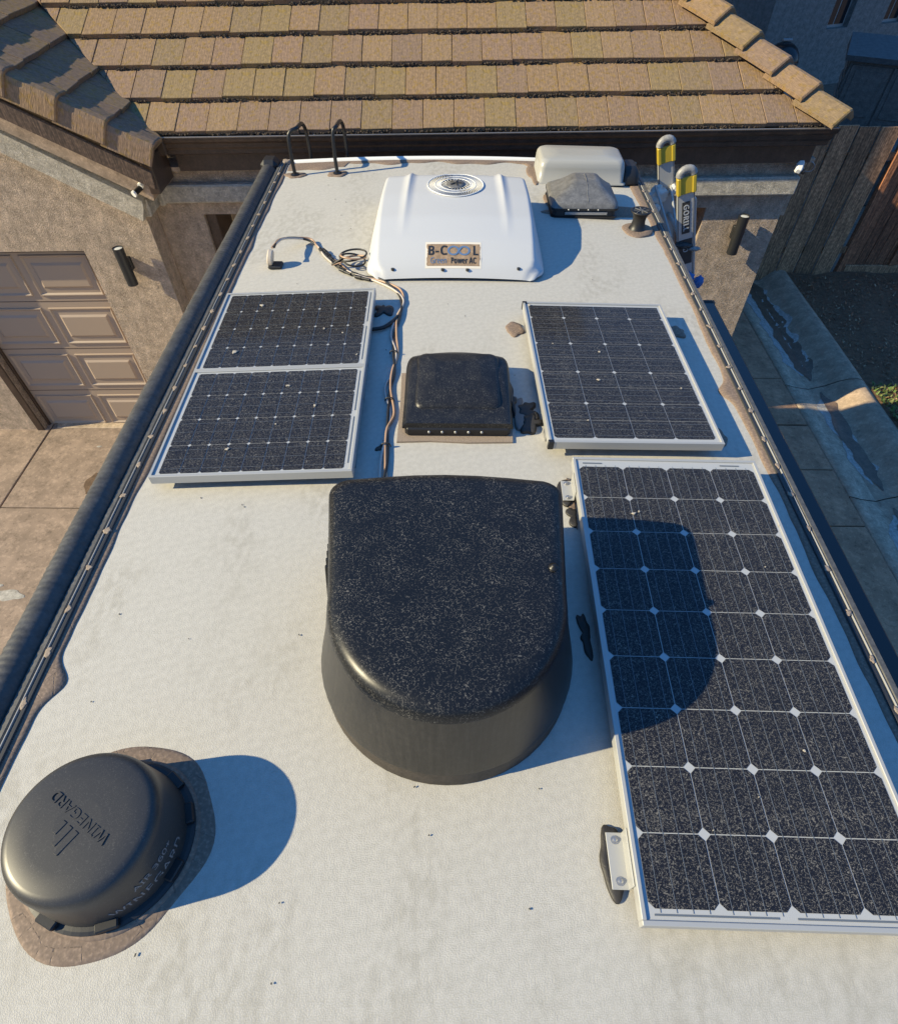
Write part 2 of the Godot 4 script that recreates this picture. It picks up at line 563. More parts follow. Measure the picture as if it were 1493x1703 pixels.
	mat("salt", lin(0.58, 0.56, 0.52), 0.9, {"tex": "mottle", "tile": 0.4})
	mat("soil", lin(0.46, 0.27, 0.155), 0.95, {"tex": "mottle", "h": "stucco_h", "hs": 3.0, "tile": 0.7})
	mat("ground", lin(0.27, 0.20, 0.15), 0.95, {"tex": "mottle", "h": "fine", "hs": 0.3, "tile": 2.3})
	mat("neighbour_wall", lin(0.36, 0.34, 0.32), 0.9, {"tex": "mottle", "h": "stucco_h", "hs": 0.4, "tile": 0.9})
	mat("window_frame", lin(0.35, 0.33, 0.31), 0.5)
	mat("dark_glass", lin(0.02, 0.022, 0.026), 0.06)
	mat("shed_plastic", lin(0.24, 0.22, 0.20), 0.6, {"tex": "mottle", "tile": 0.8})
	mat("shed_lid", lin(0.13, 0.13, 0.13), 0.6, {"tex": "mottle", "tile": 0.8})
	mat("leaf", lin(0.10, 0.14, 0.03), 0.7)
	M.leaf.vertex_color_use_as_albedo = true
	M.leaf.albedo_color = Color.WHITE
	mat("yellow_plastic", lin(0.46, 0.33, 0.03), 0.45)
	mat("ladder_grey", lin(0.40, 0.40, 0.40), 0.45, {"tex": "mottle", "tile": 0.3})
	mat("blue_cloth", lin(0.05, 0.14, 0.36), 0.8)
	mat("olive_cloth", lin(0.14, 0.11, 0.055), 0.9, {"tex": "mottle", "tile": 0.2})
	mat("padding", lin(0.62, 0.60, 0.55), 0.85)
	mat("droppings", lin(0.40, 0.36, 0.30), 0.9)
	var gl := mat("glass", Color(0.03, 0.03, 0.03, 0.04), 0.08, {"spec": 0.3})
	gl.transparency = BaseMaterial3D.TRANSPARENCY_ALPHA

# ---------------------------------------------------------------- scene
func _ready() -> void:
	rng.seed = 20240611
	camera_sky_sun()
	make_textures()
	make_materials()
	ground_and_paving()
	motorhome()
	house()
	roof_equipment()
	solar_panels()
	side_things()
	yard()
	small_litter()

func camera_sky_sun() -> void:
	var cam := Camera3D.new()
	cam.name = "camera"
	cam.projection = Camera3D.PROJECTION_FRUSTUM
	cam.near = 0.05
	cam.far = 600.0
	cam.size = 2.0 * 0.86711 * 0.05
	cam.frustum_offset = Vector2(0.0, 0.1003 * 0.05)
	cam.transform = Transform3D(Basis(Vector3.UP, 0.0014) * Basis(Vector3.RIGHT, -0.9130) * Basis(Vector3.BACK, 0.0066), Vector3(0, RH + 1.539, 0))
	add_child(cam)
	cam.current = true
	var sun := DirectionalLight3D.new()
	sun.name = "sun"
	sun.light_energy = 1.6
	sun.light_angular_distance = 0.53
	sun.light_color = Color(1.0, 0.94, 0.78)
	sun.shadow_enabled = true
	sun.transform = Transform3D(Basis.looking_at(Vector3(1.73, -1.0, -0.35), Vector3.UP), Vector3(0, 10, 0))
	add_child(sun)
	var env := Environment.new()
	env.background_mode = Environment.BG_SKY
	var sm := ProceduralSkyMaterial.new()
	sm.sky_top_color = Color(0.27, 0.50, 0.78)
	sm.sky_horizon_color = Color(0.58, 0.74, 0.88)
	sm.sky_curve = 0.12
	sm.ground_horizon_color = Color(0.45, 0.42, 0.38)
	sm.ground_bottom_color = Color(0.3, 0.26, 0.22)
	sm.sun_angle_max = 12.0
	sm.sun_curve = 0.1
	var sky := Sky.new()
	sky.sky_material = sm
	env.sky = sky
	env.background_energy_multiplier = 0.8
	env.tonemap_mode = Environment.TONE_MAPPER_LINEAR
	env.tonemap_exposure = 1.55
	env.sdfgi_enabled = true
	env.ssao_enabled = true
	env.ssil_enabled = true
	var we := WorldEnvironment.new()
	we.name = "world"
	we.environment = env
	add_child(we)

# ---------------------------------------------------------------- ground
func plate(parent: Node, called: String, outline: PackedVector2Array, y0: float, y1: float, m: Material, bev := 0.0) -> MeshInstance3D:
	var st := sft()
	slab(st, outline, y0, y1, bev)
	return obj(called, st, m, parent)

func ragged(cx: float, z0: float, z1: float, w: float, sd: int, drift := 0.0, step := 0.05) -> PackedVector2Array:
	var r := FastNoiseLite.new()
	r.seed = sd
	r.frequency = 1.6
	r.fractal_octaves = 4
	var l := PackedVector2Array()
	var rr := PackedVector2Array()
	var n := int((z1 - z0) / step)
	for i in n + 1:
		var z := z0 + (z1 - z0) * i / n
		var e := clampf(minf(i, n - i) / 5.0, 0.12, 1.0)
		var mid := cx + drift * (z - z0) + 0.06 * r.get_noise_2d(z, 40.0)
		l.append(Vector2(mid - w * e * (0.75 + 0.5 * r.get_noise_2d(z, 0.0)), z))
		rr.append(Vector2(mid + w * e * (0.75 + 0.5 * r.get_noise_2d(z, 9.0)), z))
	rr.reverse()
	l.append_array(rr)
	return l

func ground_and_paving() -> void:
	var g := setting("ground")
	plate(g, "earth", rect2(-250, -250, 250, 250), -0.4, -0.16, M.ground)
	# driveway in separately poured slabs
	var d := setting("driveway")
	plate(d, "bedding", rect2(-9.0, -5.75, 4.19, 9.0), -0.3, -0.03, M.joint)
	var cols := [[-9.0, -4.63, [-5.62, -4.2, -1.8, 1.6, 5.2, 9.0]], [-4.615, -0.1, [-5.62, -4.2, -1.6, 1.6, 5.2, 9.0]], [-0.085, 4.19, [-5.62, -4.86, -4.03, -2.45, 0.3, 3.4, 9.0]]]
	for c in cols:
		for k in c[2].size() - 1:
			plate(d, "slab", rect2(c[0], c[2][k] + 0.007, c[1], c[2][k + 1] - 0.007), -0.1, 0.0, M.drive if c[0] < -1.0 else M.walk, 0.006)
	# walk along the side of the house
	var w := setting("side_path")
	plate(w, "bedding", rect2(2.9, -9.6, 4.19, -5.64), -0.3, -0.03, M.joint)
	var zs := [-9.5, -7.9, -6.55, -5.634]
	for k in 3:
		plate(w, "slab", rect2(2.95, zs[k] + 0.007, 4.19, zs[k + 1] - 0.007), -0.1, 0.0, M.walk, 0.006)
	# a garage threshold of pale concrete
	var th := setting("garage_threshold")
	plate(th, "concrete", PackedVector2Array([Vector2(-4.62, -5.69), Vector2(-3.0, -5.69), Vector2(-3.0, -5.48), Vector2(-4.55, -5.46)]), -0.05, 0.012, M.concrete, 0.008)
	# spilled oil and the splashes of paint on the drive
	var st := sft()
	slab(st, ragged(-3.80, -4.72, -4.40, 0.07, 5, 0.0, 0.02), 0.0, 0.004)
	obj("oil_stain", st, M.wet, d)
	for q in [[-3.62, -5.2, 0.05], [-3.95, -5.15, 0.03], [-4.05, -3.1, 0.16], [-4.2, -3.2, 0.07], [-4.6, -3.9, 0.05]]:
		st = sft()
		blob(st, q[0], q[1], q[2], q[2] * 0.4, 0.003, int(q[2] * 1000), 0.3, 20, false)
		obj("paint_splash", st, M.salt, d)
	# the shallow drain: apron, channel and rolled kerb in one sweep along z, with cracks across it
	var prof := [Vector2(4.2, -0.12), Vector2(4.2, 0.0), Vector2(4.30, -0.005), Vector2(4.50, -0.055), Vector2(4.62, -0.07), Vector2(4.74, -0.05), Vector2(4.84, 0.03), Vector2(4.94, 0.10), Vector2(5.03, 0.12), Vector2(5.10, 0.10), Vector2(5.10, -0.12)]
	var dr := setting("drain_channel")
	var cuts := [-9.3, -6.42, -4.45, -1.6, 2.0, 8.0]
	for k in cuts.size() - 1:
		st = sft()
		var n := 24
		for part in 2:
			st = sft()
			var rings := []
			for i in n + 1:
				var z: float = lerpf(cuts[k + 1] - 0.006, cuts[k] + 0.006, float(i) / n)
				var ring := []
				for p in (prof.slice(0, 4) if part == 0 else prof.slice(3)):
					ring.append(Vector3(p.x, p.y + 0.004 * sin(z * 2.1 + p.x * 7.0), z + 0.05 * sin(p.x * 9.0)))
				rings.append(ring)
			loft(st, rings, 0, false, false, false)
			obj(["apron_section", "kerb_section"][part], st, M.concrete if part == 0 else M.curb, dr)
	# damp silt in the channel and salt bloom along its edges: both have an edge of their own
	for q in [[4.60, -9.2, -6.6, 0.16, 71], [4.63, -6.35, -4.6, 0.10, 72], [4.66, -4.35, -1.8, 0.15, 73], [4.64, -1.4, 1.5, 0.13, 74]]:
		st = sft()
		drape(st, ragged(q[0], q[1], q[2], q[3], q[4]), prof, 0.006)
		var o := obj("damp_silt", st, M.wet, dr)
		st = sft()
		drape(st, ragged(q[0] - 0.02, q[1] + 0.1, q[2] - 0.1, q[3] * 1.7, q[4] + 30), prof, 0.003)
		obj("salt_bloom", st, M.salt, dr)
	# planting bed
	var bed := setting("planting_bed")
	st = sft()
	var nz := FastNoiseLite.new()
	nz.seed = 9
	nz.frequency = 1.3
	nz.fractal_octaves = 3
	var rr := []
	for i in 61:
		var z := 4.0 - i * 0.22
		var ring := []
		for j in 30:
			var x := 5.08 + j * 0.25
			ring.append(Vector3(x, 0.07 + 0.05 * nz.get_noise_2d(x, z) + 0.02 * minf(1.0, j * 0.3), z))
		rr.append(ring)
	loft(st, rr, 0, false, false, false)
	obj("soil", st, M.soil, bed)
	# fallen leaves and chips lying on the soil
	leaves("leaf_litter", "dry brown leaf litter scattered over the shaded planting bed", 5200, func(): return Vector3(rng.randf_range(5.12, 9.5), 0.10, rng.randf_range(-9.1, -5.4)), 0.035, [Color(0.24, 0.14, 0.07), Color(0.15, 0.09, 0.05), Color(0.34, 0.22, 0.12), Color(0.34, 0.13, 0.05)], 0.35, nz)
	leaves("grass", "low green weeds growing in the sunlit planting bed", 5200, func(): return Vector3(rng.randf_range(5.13, 7.4), 0.10, rng.randf_range(-6.3, -3.5)), 0.05, [Color(0.10, 0.15, 0.03), Color(0.07, 0.11, 0.025), Color(0.15, 0.17, 0.05)], 1.0, nz)

# a sheet laid over the channel's profile
func drape(st: SurfaceTool, outline: PackedVector2Array, prof: Array, lift: float) -> void:
	var n := outline.size() / 2
	var rings := []
	for i in n:
		var a := outline[i]
		var b := outline[outline.size() - 1 - i]
		var ring := []
		for j in 7:
			var p := a.lerp(b, j / 6.0)
			var y := 0.0
			for k in prof.size() - 1:
				if p.x >= prof[k].x and p.x <= prof[k + 1].x and prof[k + 1].x > prof[k].x:
					y = lerpf(prof[k].y, prof[k + 1].y, (p.x - prof[k].x) / (prof[k + 1].x - prof[k].x))
			ring.append(Vector3(p.x, y + lift + 0.004 * sin(p.y * 2.1 + p.x * 7.0), p.y))
		rings.append(ring)
	rings.reverse()
	loft(st, rings, 0, false, false, false)

func leaves(called: String, label: String, count: int, where: Callable, size: float, cols: Array, upright: float, hn: FastNoiseLite) -> void:
	var st := sft()
	st.set_smooth_group(0)
	quad(st, Vector3(-0.25, 0, 0.0), Vector3(0.25, 0, 0.0), Vector3(0.16, 0.08, -0.6), Vector3(-0.16, 0.08, -0.6))
	tri(st, Vector3(0.16, 0.08, -0.6), Vector3(0.0, 0.0, -1.0), Vector3(-0.16, 0.08, -0.6))
	var mm := MultiMesh.new()
	mm.transform_format = MultiMesh.TRANSFORM_3D
	mm.use_colors = true
	mm.mesh = as_mesh(st)
	mm.instance_count = count
	var clump := FastNoiseLite.new()
	clump.seed = count
	clump.frequency = 1.1
	var i := 0
	var tries := 0
	while i < count:
		tries += 1
		var p: Vector3 = where.call()
		if tries < count * 6 and clump.get_noise_2d(p.x, p.z) < rng.randf_range(-0.5, 0.35):
			continue
		p.y = 0.075 + 0.05 * hn.get_noise_2d(p.x, p.z) + 0.02
		var b := Basis(Vector3.UP, rng.randf() * TAU) * Basis(Vector3.RIGHT, rng.randf_range(0.1, 0.5 + upright * 0.7)) * Basis(Vector3.BACK, rng.randf_range(-0.4, 0.4))
		mm.set_instance_transform(i, Transform3D(b.scaled(Vector3.ONE * size * rng.randf_range(0.5, 1.4)), p))
		mm.set_instance_color(i, cols[rng.randi() % cols.size()] * rng.randf_range(0.7, 1.3))
		i += 1
	var o := MultiMeshInstance3D.new()
	o.multimesh = mm
	o.material_override = M.leaf
	o.name = called
	add_child(o)
	tag(o, label, called.replace("_", " "))
	o.set_meta("kind", "stuff")

# ---------------------------------------------------------------- motorhome
func motorhome() -> void:
	var rv := thing("motorhome", "motorhome with a dirty white flat roof parked tight against the house", "motorhome")
	var st := sft()
	# body below the roof; unseen rear wall set forward to let sun onto the path
	st = sft()
	var rings := []
	for q in [[0.42, 0.0], [0.5, 0.0], [RH - 0.12, 0.0], [RH - 0.075, 0.012]]:
		var k: float = q[1]
		rings.append([Vector3(1.30 - k, q[0], 1.9 - k), Vector3(1.30 - k, q[0], -4.73 + k), Vector3(-1.235 + k, q[0], -4.73 + k), Vector3(-1.235 + k, q[0], 1.9 - k)])
	loft(st, rings, -1, true, true)
	obj("body", st, M.rv_white, rv)
	for wx in [-1.0, 1.06]:
		for wz in [-3.4, 0.9]:
			st = sft()
			lathe(st, Vector3.ZERO, [Vector2(0.18, -0.11), Vector2(0.34, -0.11), Vector2(0.37, -0.08), Vector2(0.37, 0.08), Vector2(0.34, 0.11), Vector2(0.18, 0.11)], 28, 0, true, true)
			var wh := obj("wheel", st, M.rubber, rv)
			wh.transform = Transform3D(Basis(Vector3.BACK, PI / 2), Vector3(wx, 0.37, wz))
	# the roof sheet: crowned, with a turned-down rear edge
	var prof := []
	for i in 25:
		var x := -1.2 + 2.46 * i / 24.0
		prof.append(Vector2(x, roof_y(x)))
	st = sft()
	st.set_smooth_group(0)
	var zz := [1.9, 1.2, 0.6, 0.0, -0.7, -1.4, -2.1, -2.8, -3.5, -4.2, -4.6, -4.88, -4.915, -4.935, -4.94]
	for i in zz.size() - 1:
		for j in 24:
			var pts := []
			for c in [[i, j], [i, j + 1], [i + 1, j + 1], [i + 1, j]]:
				var z: float = zz[c[0]]
				var drop: float = [0.0, 0.0, 0.004, 0.018, 0.06][maxi(0, c[0] - 10)]
				pts.append([Vector3(prof[c[1]].x, prof[c[1]].y - drop + 0.0015 * sin(z * 1.7 + prof[c[1]].x * 2.0), z), Vector2((prof[c[1]].x + 1.3) / 2.8, (z + 5.0) / 5.6)])
			for k in [0, 2, 1, 0, 3, 2]:
				st.set_uv2(pts[k][1])
				st.add_vertex(pts[k][0])
	var roof := obj("roof_membrane", st, M.membrane, rv)
	roof.position.y = RH
	# edge rails: a grey extrusion, a black insert with a white bead, screws under putty
	for s in [-1, 1]:
		var x0 := -1.188 if s < 0 else 1.252
		var e: float = s
		var y := roof_y(x0)
		st = sft()
		rings = []
		for z in [1.9, 0.0, -2.4, -4.9]:
			var ring := []
			for p in [[-0.004, -0.01], [0.0, 0.009], [0.014, 0.012], [0.019, 0.006], [0.030, 0.006], [0.034, 0.012], [0.052, 0.010], [0.060, 0.0], [0.060, -0.09]]:
				ring.append(Vector3(x0 + e * p[0], y + p[1], z))
			if s < 0:
				ring.reverse()
			rings.append(ring)
		loft(st, rings, -1, false, false, false)
		var rail := obj("edge_rail", st, M.rail_grey, rv)
		rail.position.y = RH
		st = sft()
		box(st, Vector3(x0 + e * 0.0065, y + 0.0115, -1.5), Vector3(0.011, 0.006, 6.8), 0.002)
		obj("rail_insert", st, M.rail_black, rail)
		st = sft()
		box(st, Vector3(x0 + e * 0.0245, y + 0.0085, -1.5), Vector3(0.0042, 0.007, 6.8), 0.001)
		obj("white_bead", st, M.rail_white, rail)
		var z := 1.0
		while z > -4.85:
			st = sft()
			blob(st, x0 + e * 0.016 + rng.randf_range(-0.003, 0.003), z, rng.randf_range(0.008, 0.012), rng.randf_range(0.010, 0.017), 0.004, int(z * 977) + 40000, 0.3, 14)
			var pt := obj("putty_capped_screw", st, M.screw_putty, rail)
			pt.position.y = 0.012
			z -= rng.randf_range(0.155, 0.185)
		# a wavering run of lap sealant inside the rail
		var nz := FastNoiseLite.new()
		nz.seed = 5 + s
		nz.frequency = 2.2
		nz.fractal_octaves = 3
		st = sft()
		rings = []
		z = 1.9
		while z > -4.9:
			var wd := 0.024 + 0.012 * nz.get_noise_1d(z)
			if s < 0:
				wd += 0.055 * exp(-pow((z + 0.79) / 0.06, 2.0)) + 0.012 * exp(-pow((z + 2.2) / 0.3, 2.0))
			else:
				wd += 0.05 * exp(-pow((z + 2.22) / 0.06, 2.0)) + 0.03 * exp(-pow((z + 4.5) / 0.35, 2.0)) + 0.01 * exp(-pow((z + 3.9) / 0.5, 2.0))
			var xi := x0 - e * wd
			var ring := [Vector3(xi, roof_y(xi) - 0.001, z), Vector3(xi + e * 0.003, roof_y(xi) + 0.004, z), Vector3(lerpf(xi, x0, 0.5), roof_y(xi) + 0.006, z), Vector3(x0 + e * 0.002, roof_y(x0) + 0.008, z)]
			if s < 0:
				ring.reverse()
			rings.append(ring)
			z -= 0.015
		loft(st, rings, 0, false, false, false)
		var sl := obj("lap_sealant", st, M.sealant, rv)
		sl.position.y = RH
	# sealant across the rear edge, wavering, and the white lip behind it
	st = sft()
	rings = []
	for i in 121:
		var x := -1.16 + 2.40 * i / 120.0
		var w := 0.05 + 0.018 * sin(x * 11.0) + 0.012 * sin(x * 27.0 + 1.0)
		if x < -0.75:
			w += 0.07
		if x > 0.5:
			w += 0.10 * smoothstep(0.50, 0.56, x)
		rings.append([Vector3(x, roof_y(x) + 0.006, -4.885), Vector3(x, roof_y(x) + 0.006, -4.89 + w * 0.5), Vector3(x, roof_y(x) + 0.004, -4.888 + w), Vector3(x, roof_y(x) - 0.001, -4.885 + w)])
	rings.reverse()
	loft(st, rings, 0, false, false, false)
	var rs := obj("rear_sealant", st, M.sealant, rv)
	rs.position.y = RH
	st = sft()
	rings = []
	for i in 41:
		var x := -1.2 + 2.47 * i / 40.0
		rings.append([Vector3(x, roof_y(x) - 0.03, -4.955), Vector3(x, roof_y(x) + 0.008, -4.95), Vector3(x, roof_y(x) + 0.014, -4.93), Vector3(x, roof_y(x) + 0.012, -4.905), Vector3(x, roof_y(x) - 0.005, -4.902)])
	loft(st, rings, 0, false, false, false)
	var lip := obj("rear_lip", st, M.white_paint, rv)
	lip.position.y = RH
	for q in [[-1.19, -4.9, 0.03], [1.275, -4.905, 0.034]]:
		st = sft()
		blob(st, q[0], q[1], q[2], q[2] * 1.2, 0.022, 17, 0.25, 18)
		var kn := obj("corner_putty", st, M.screw_putty, rv)
		kn.position.y = RH
	# patches of sealant spread on the roof
	for q in [["sealant", 0.92, -4.07, 0.36, 0.10, 0.006, 3], ["sealant", 0.66, -4.23, 0.075, 0.16, 0.006, 9], ["sealant", 0.305, -2.665, 0.046, 0.058, 0.007, 11], ["sealant", -1.085, -4.665, 0.075, 0.05, 0.007, 13], ["sealant", -0.792, -4.655, 0.068, 0.05, 0.007, 15], ["sealant", 0.565, -4.66, 0.05, 0.18, 0.006, 19], ["grey_sealant", 0.272, -2.03, 0.035, 0.10, 0.012, 21], ["dark_sealant", 0.318, -2.03, 0.04, 0.05, 0.013, 23], ["dark_sealant", 0.325, -1.945, 0.042, 0.05, 0.014, 25], ["dark_sealant", 0.255, -2.10, 0.02, 0.08, 0.02, 26], ["sealant", 1.09, -2.69, 0.045, 0.05, 0.008, 27], ["sealant", 1.075, -1.90, 0.05, 0.055, 0.008, 29], ["dark_sealant", -0.335, -2.83, 0.035, 0.06, 0.01, 31], ["dark_sealant", 0.415, -0.95, 0.02, 0.06, 0.006, 33], ["dark_sealant", -0.275, -1.80, 0.015, 0.018, 0.005, 35], ["dark_sealant", 0.435, -1.44, 0.02, 0.035, 0.006, 37], ["sealant", 0.44, -1.52, 0.012, 0.14, 0.004, 38]]:
		st = sft()
		blob(st, q[1], q[2], q[3], q[4], q[5], q[6], 0.16 if q[0] == "sealant" else 0.45)
		var o := obj("sealant_patch", st, M[q[0]], rv)
		o.position.y = RH
	# the tops of the rear ladder, looped over the roof edge
	for q in [[-1.087, -4.66, -1.03, -4.99, -1.035], [-0.792, -4.655, -0.765, -5.0, -0.77]]:
		st = sft()
		var y0 := roof_y(q[0])
		tube(st, smooth_path([Vector3(q[0], y0, q[1]), Vector3(q[0] - 0.005, y0 + 0.12, q[1] - 0.005), Vector3(q[0] + 0.0, y0 + 0.235, q[1] - 0.02), Vector3(q[4], y0 + 0.262, q[1] - 0.05), Vector3(q[2], y0 + 0.235, q[3] + 0.10), Vector3(q[2], y0 + 0.12, q[3]), Vector3(q[2], y0 - 0.2, q[3] - 0.02), Vector3(q[2], y0 - 1.4, q[3] - 0.02)], 0.02), 0.0125, 12)
		var h := obj("ladder_rail", st, M.powder_black, rv)
		h.position.y = RH
		st = sft()
		lathe(st, Vector3(q[0], y0 + 0.006, q[1]), [Vector2(0.03, 0.0), Vector2(0.03, 0.006), Vector2(0.018, 0.012)], 20, -1, false, true)
		var f := obj("foot", st, M.powder_black, h)
	# rolled patio awning along the left side: vinyl wound on a tube, puckered along its length
	st = sft()
	rings = []
	var an := FastNoiseLite.new()
	an.seed = 77
	an.frequency = 1.0
	var zc := 1.9
	while zc > -4.78:
		var ring := []
		for j in 24:
			var a := TAU * j / 24.0
			var r := 0.054 + 0.0012 * sin(zc * 245.0 + 1.5 * an.get_noise_2d(zc * 6.0, a)) * (0.6 + 0.4 * an.get_noise_2d(zc * 3.0, 5.0)) + 0.0022 * an.get_noise_2d(zc * 9.0, cos(a) * 2.0 + sin(a) * 3.0)
			ring.append(Vector3(-1.297 + r * cos(a), -0.05 + r * sin(a), zc))
		rings.append(ring)
		zc -= 0.0064
	rings.reverse()
	loft(st, rings, 0, true, true)
	var aw := obj("awning_roll", st, M.awning_vinyl, rv)
	aw.position.y = RH
	st = sft()
	box(st, Vector3(-1.296, -0.045, -4.86), Vector3(0.125, 0.125, 0.14), 0.03)
	box(st, Vector3(-1.27, -0.35, -4.87), Vector3(0.06, 0.6, 0.05), 0.01)
	obj("awning_end_cap", st, M.black_plastic, aw)
	# slim window awning case on the right side
	st = sft()
	box(st, Vector3(1.375, -0.115, -0.6), Vector3(0.085, 0.075, 4.98), 0.018)
	var aw2 := obj("awning_case", st, M.awning_case, rv)
	aw2.position.y = RH
	st = sft()
	box(st, Vector3(1.375, -0.115, -3.10), Vector3(0.09, 0.08, 0.03), 0.015)
	obj("awning_end_cap", st, M.black_plastic, aw2)
	st = sft()
	box(st, Vector3(1.318, -0.10, -0.6), Vector3(0.03, 0.035, 4.96), 0.006)
	obj("awning_track", st, M.rail_grey, aw2)

# ---------------------------------------------------------------- house
# outlines of upright slabs are (x, -height)
func wall(parent: Node, called: String, outline: Array, front: float, back: float, m: Material) -> MeshInstance3D:
	var o := PackedVector2Array()
	for p in outline:
		o.append(Vector2(p[0], -p[1]))
	var flat := sft()
	slab(flat, o, back, front)
	flat.generate_normals()
	var src := flat.commit()
	var st := SurfaceTool.new()
	st.append_from(src, 0, Transform3D(Basis(Vector3.RIGHT, PI / 2), Vector3.ZERO))
	var node := MeshInstance3D.new()
	node.mesh = st.commit()
	node.mesh.surface_set_material(0, m)
	node.name = called
	parent.add_child(node, true)
	return node

func bar(parent: Node, called: String, lo: Vector3, hi: Vector3, m: Material, bev := 0.0) -> MeshInstance3D:
	var st := sft()
	box(st, (lo + hi) / 2.0, hi - lo, bev)
	return obj(called, st, m, parent)

# one roof tile from its outline in the plane of the roof: x along the eave, y up the slope
func tile_mesh(poly: PackedVector2Array, warp: float) -> ArrayMesh:
	var o := poly
	if Geometry2D.is_polygon_clockwise(o):
		o.reverse()
	var st := sft()
	var top := func(p: Vector2) -> Vector3: return Vector3(p.x, 0.036 - p.y * 0.115 + warp * sin(p.x * 9.0), -p.y)
	var n := o.size()
	var e := 0.003
	var c := Vector2()
	for p in o:
		c += p
	c /= n
	var ins := []
	for p in o:
		ins.append(p + (c - p).limit_length(e * 1.5))
	for i in n:
		var j := (i + 1) % n
		var a: Vector3 = top.call(o[i])
		var b: Vector3 = top.call(o[j])
		var dn := Vector3(0, -0.036, 0)
		var lo := Vector3(0, -e, 0)
		quad(st, a + dn, b + dn, b + lo, a + lo)
		quad(st, a + lo, b + lo, top.call(ins[j]), top.call(ins[i]))
	for i in range(1, n - 1):
		tri(st, top.call(ins[0]), top.call(ins[i]), top.call(ins[i + 1]))
	return as_mesh(st)

func lay_tiles(parent: Node, org: Vector3, bs: Basis, rows: int, umin: Callable, umax: Callable, sd: int, exposure := 0.33, width := 0.243) -> void:
	var r := RandomNumberGenerator.new()
	r.seed = sd
	var shared := []
	for k in 5:
		var d := 0.004 * (k - 2)
		shared.append(tile_mesh(PackedVector2Array([Vector2(0.001, d * 0.6), Vector2(width - 0.003, -d * 0.5), Vector2(width - 0.003, 0.40), Vector2(0.001, 0.40)]), 0.0015 * (k - 2)))
	for row in rows:
		var v0 := row * exposure
		var bound := PackedVector2Array([Vector2(umin.call(v0 - 0.02), v0 - 0.02), Vector2(umax.call(v0 - 0.02), v0 - 0.02), Vector2(umax.call(v0 + 0.42), v0 + 0.42), Vector2(umin.call(v0 + 0.42), v0 + 0.42)])
		var u: float = floorf((minf(umin.call(v0), umin.call(v0 + 0.4)) - width) / width) * width + (width * 0.5 if row % 2 else 0.0) + r.randf_range(-0.02, 0.02)
		var stop: float = maxf(umax.call(v0), umax.call(v0 + 0.4))
		while u < stop:
			var w := width
			var jit := r.randf_range(-0.007, 0.007)
			var m: Material = M["tile_%d" % (r.randi() % 8)]
			var rect := PackedVector2Array([Vector2(u + 0.003, v0), Vector2(u + w - 0.004, v0), Vector2(u + w - 0.004, v0 + 0.40), Vector2(u + 0.003, v0 + 0.40)])
			var cut := Geometry2D.intersect_polygons(rect, bound)
			if cut.size():
				var whole := Geometry2D.clip_polygons(rect, bound).is_empty()
				var mesh: ArrayMesh = shared[r.randi() % 5]
				if not whole:
					var p: PackedVector2Array = cut[0]
					for k in p.size():
						p[k] -= Vector2(u, v0)
					mesh = tile_mesh(p, 0.0)
				inst("roof_tile", mesh, m, parent, Transform3D(bs * Basis(Vector3.UP, r.randf_range(-0.006, 0.006)), org + bs * Vector3(u, r.randf_range(0.0, 0.004), -v0 - jit)))
			u += w

# moulded panels standing on a garage door leaf; x0, y0 to x1, y1 on the plane z
func door_panel(parent: Node, x0: float, y0: float, x1: float, y1: float, z: float, m: Material) -> void:
	var st := sft()
	var rings := []
	for q in [[0.0, -0.002], [0.006, 0.014], [0.014, 0.014], [0.028, 0.001], [0.075, 0.003], [0.095, 0.016]]:
		var k: float = q[0]
		rings.append([Vector3(x0 + k, y0 + k, z + q[1]), Vector3(x1 - k, y0 + k, z + q[1]), Vector3(x1 - k, y1 - k, z + q[1]), Vector3(x0 + k, y1 - k, z + q[1])])
	loft(st, rings, -1, false, true)
	obj("raised_panel", st, m, parent)

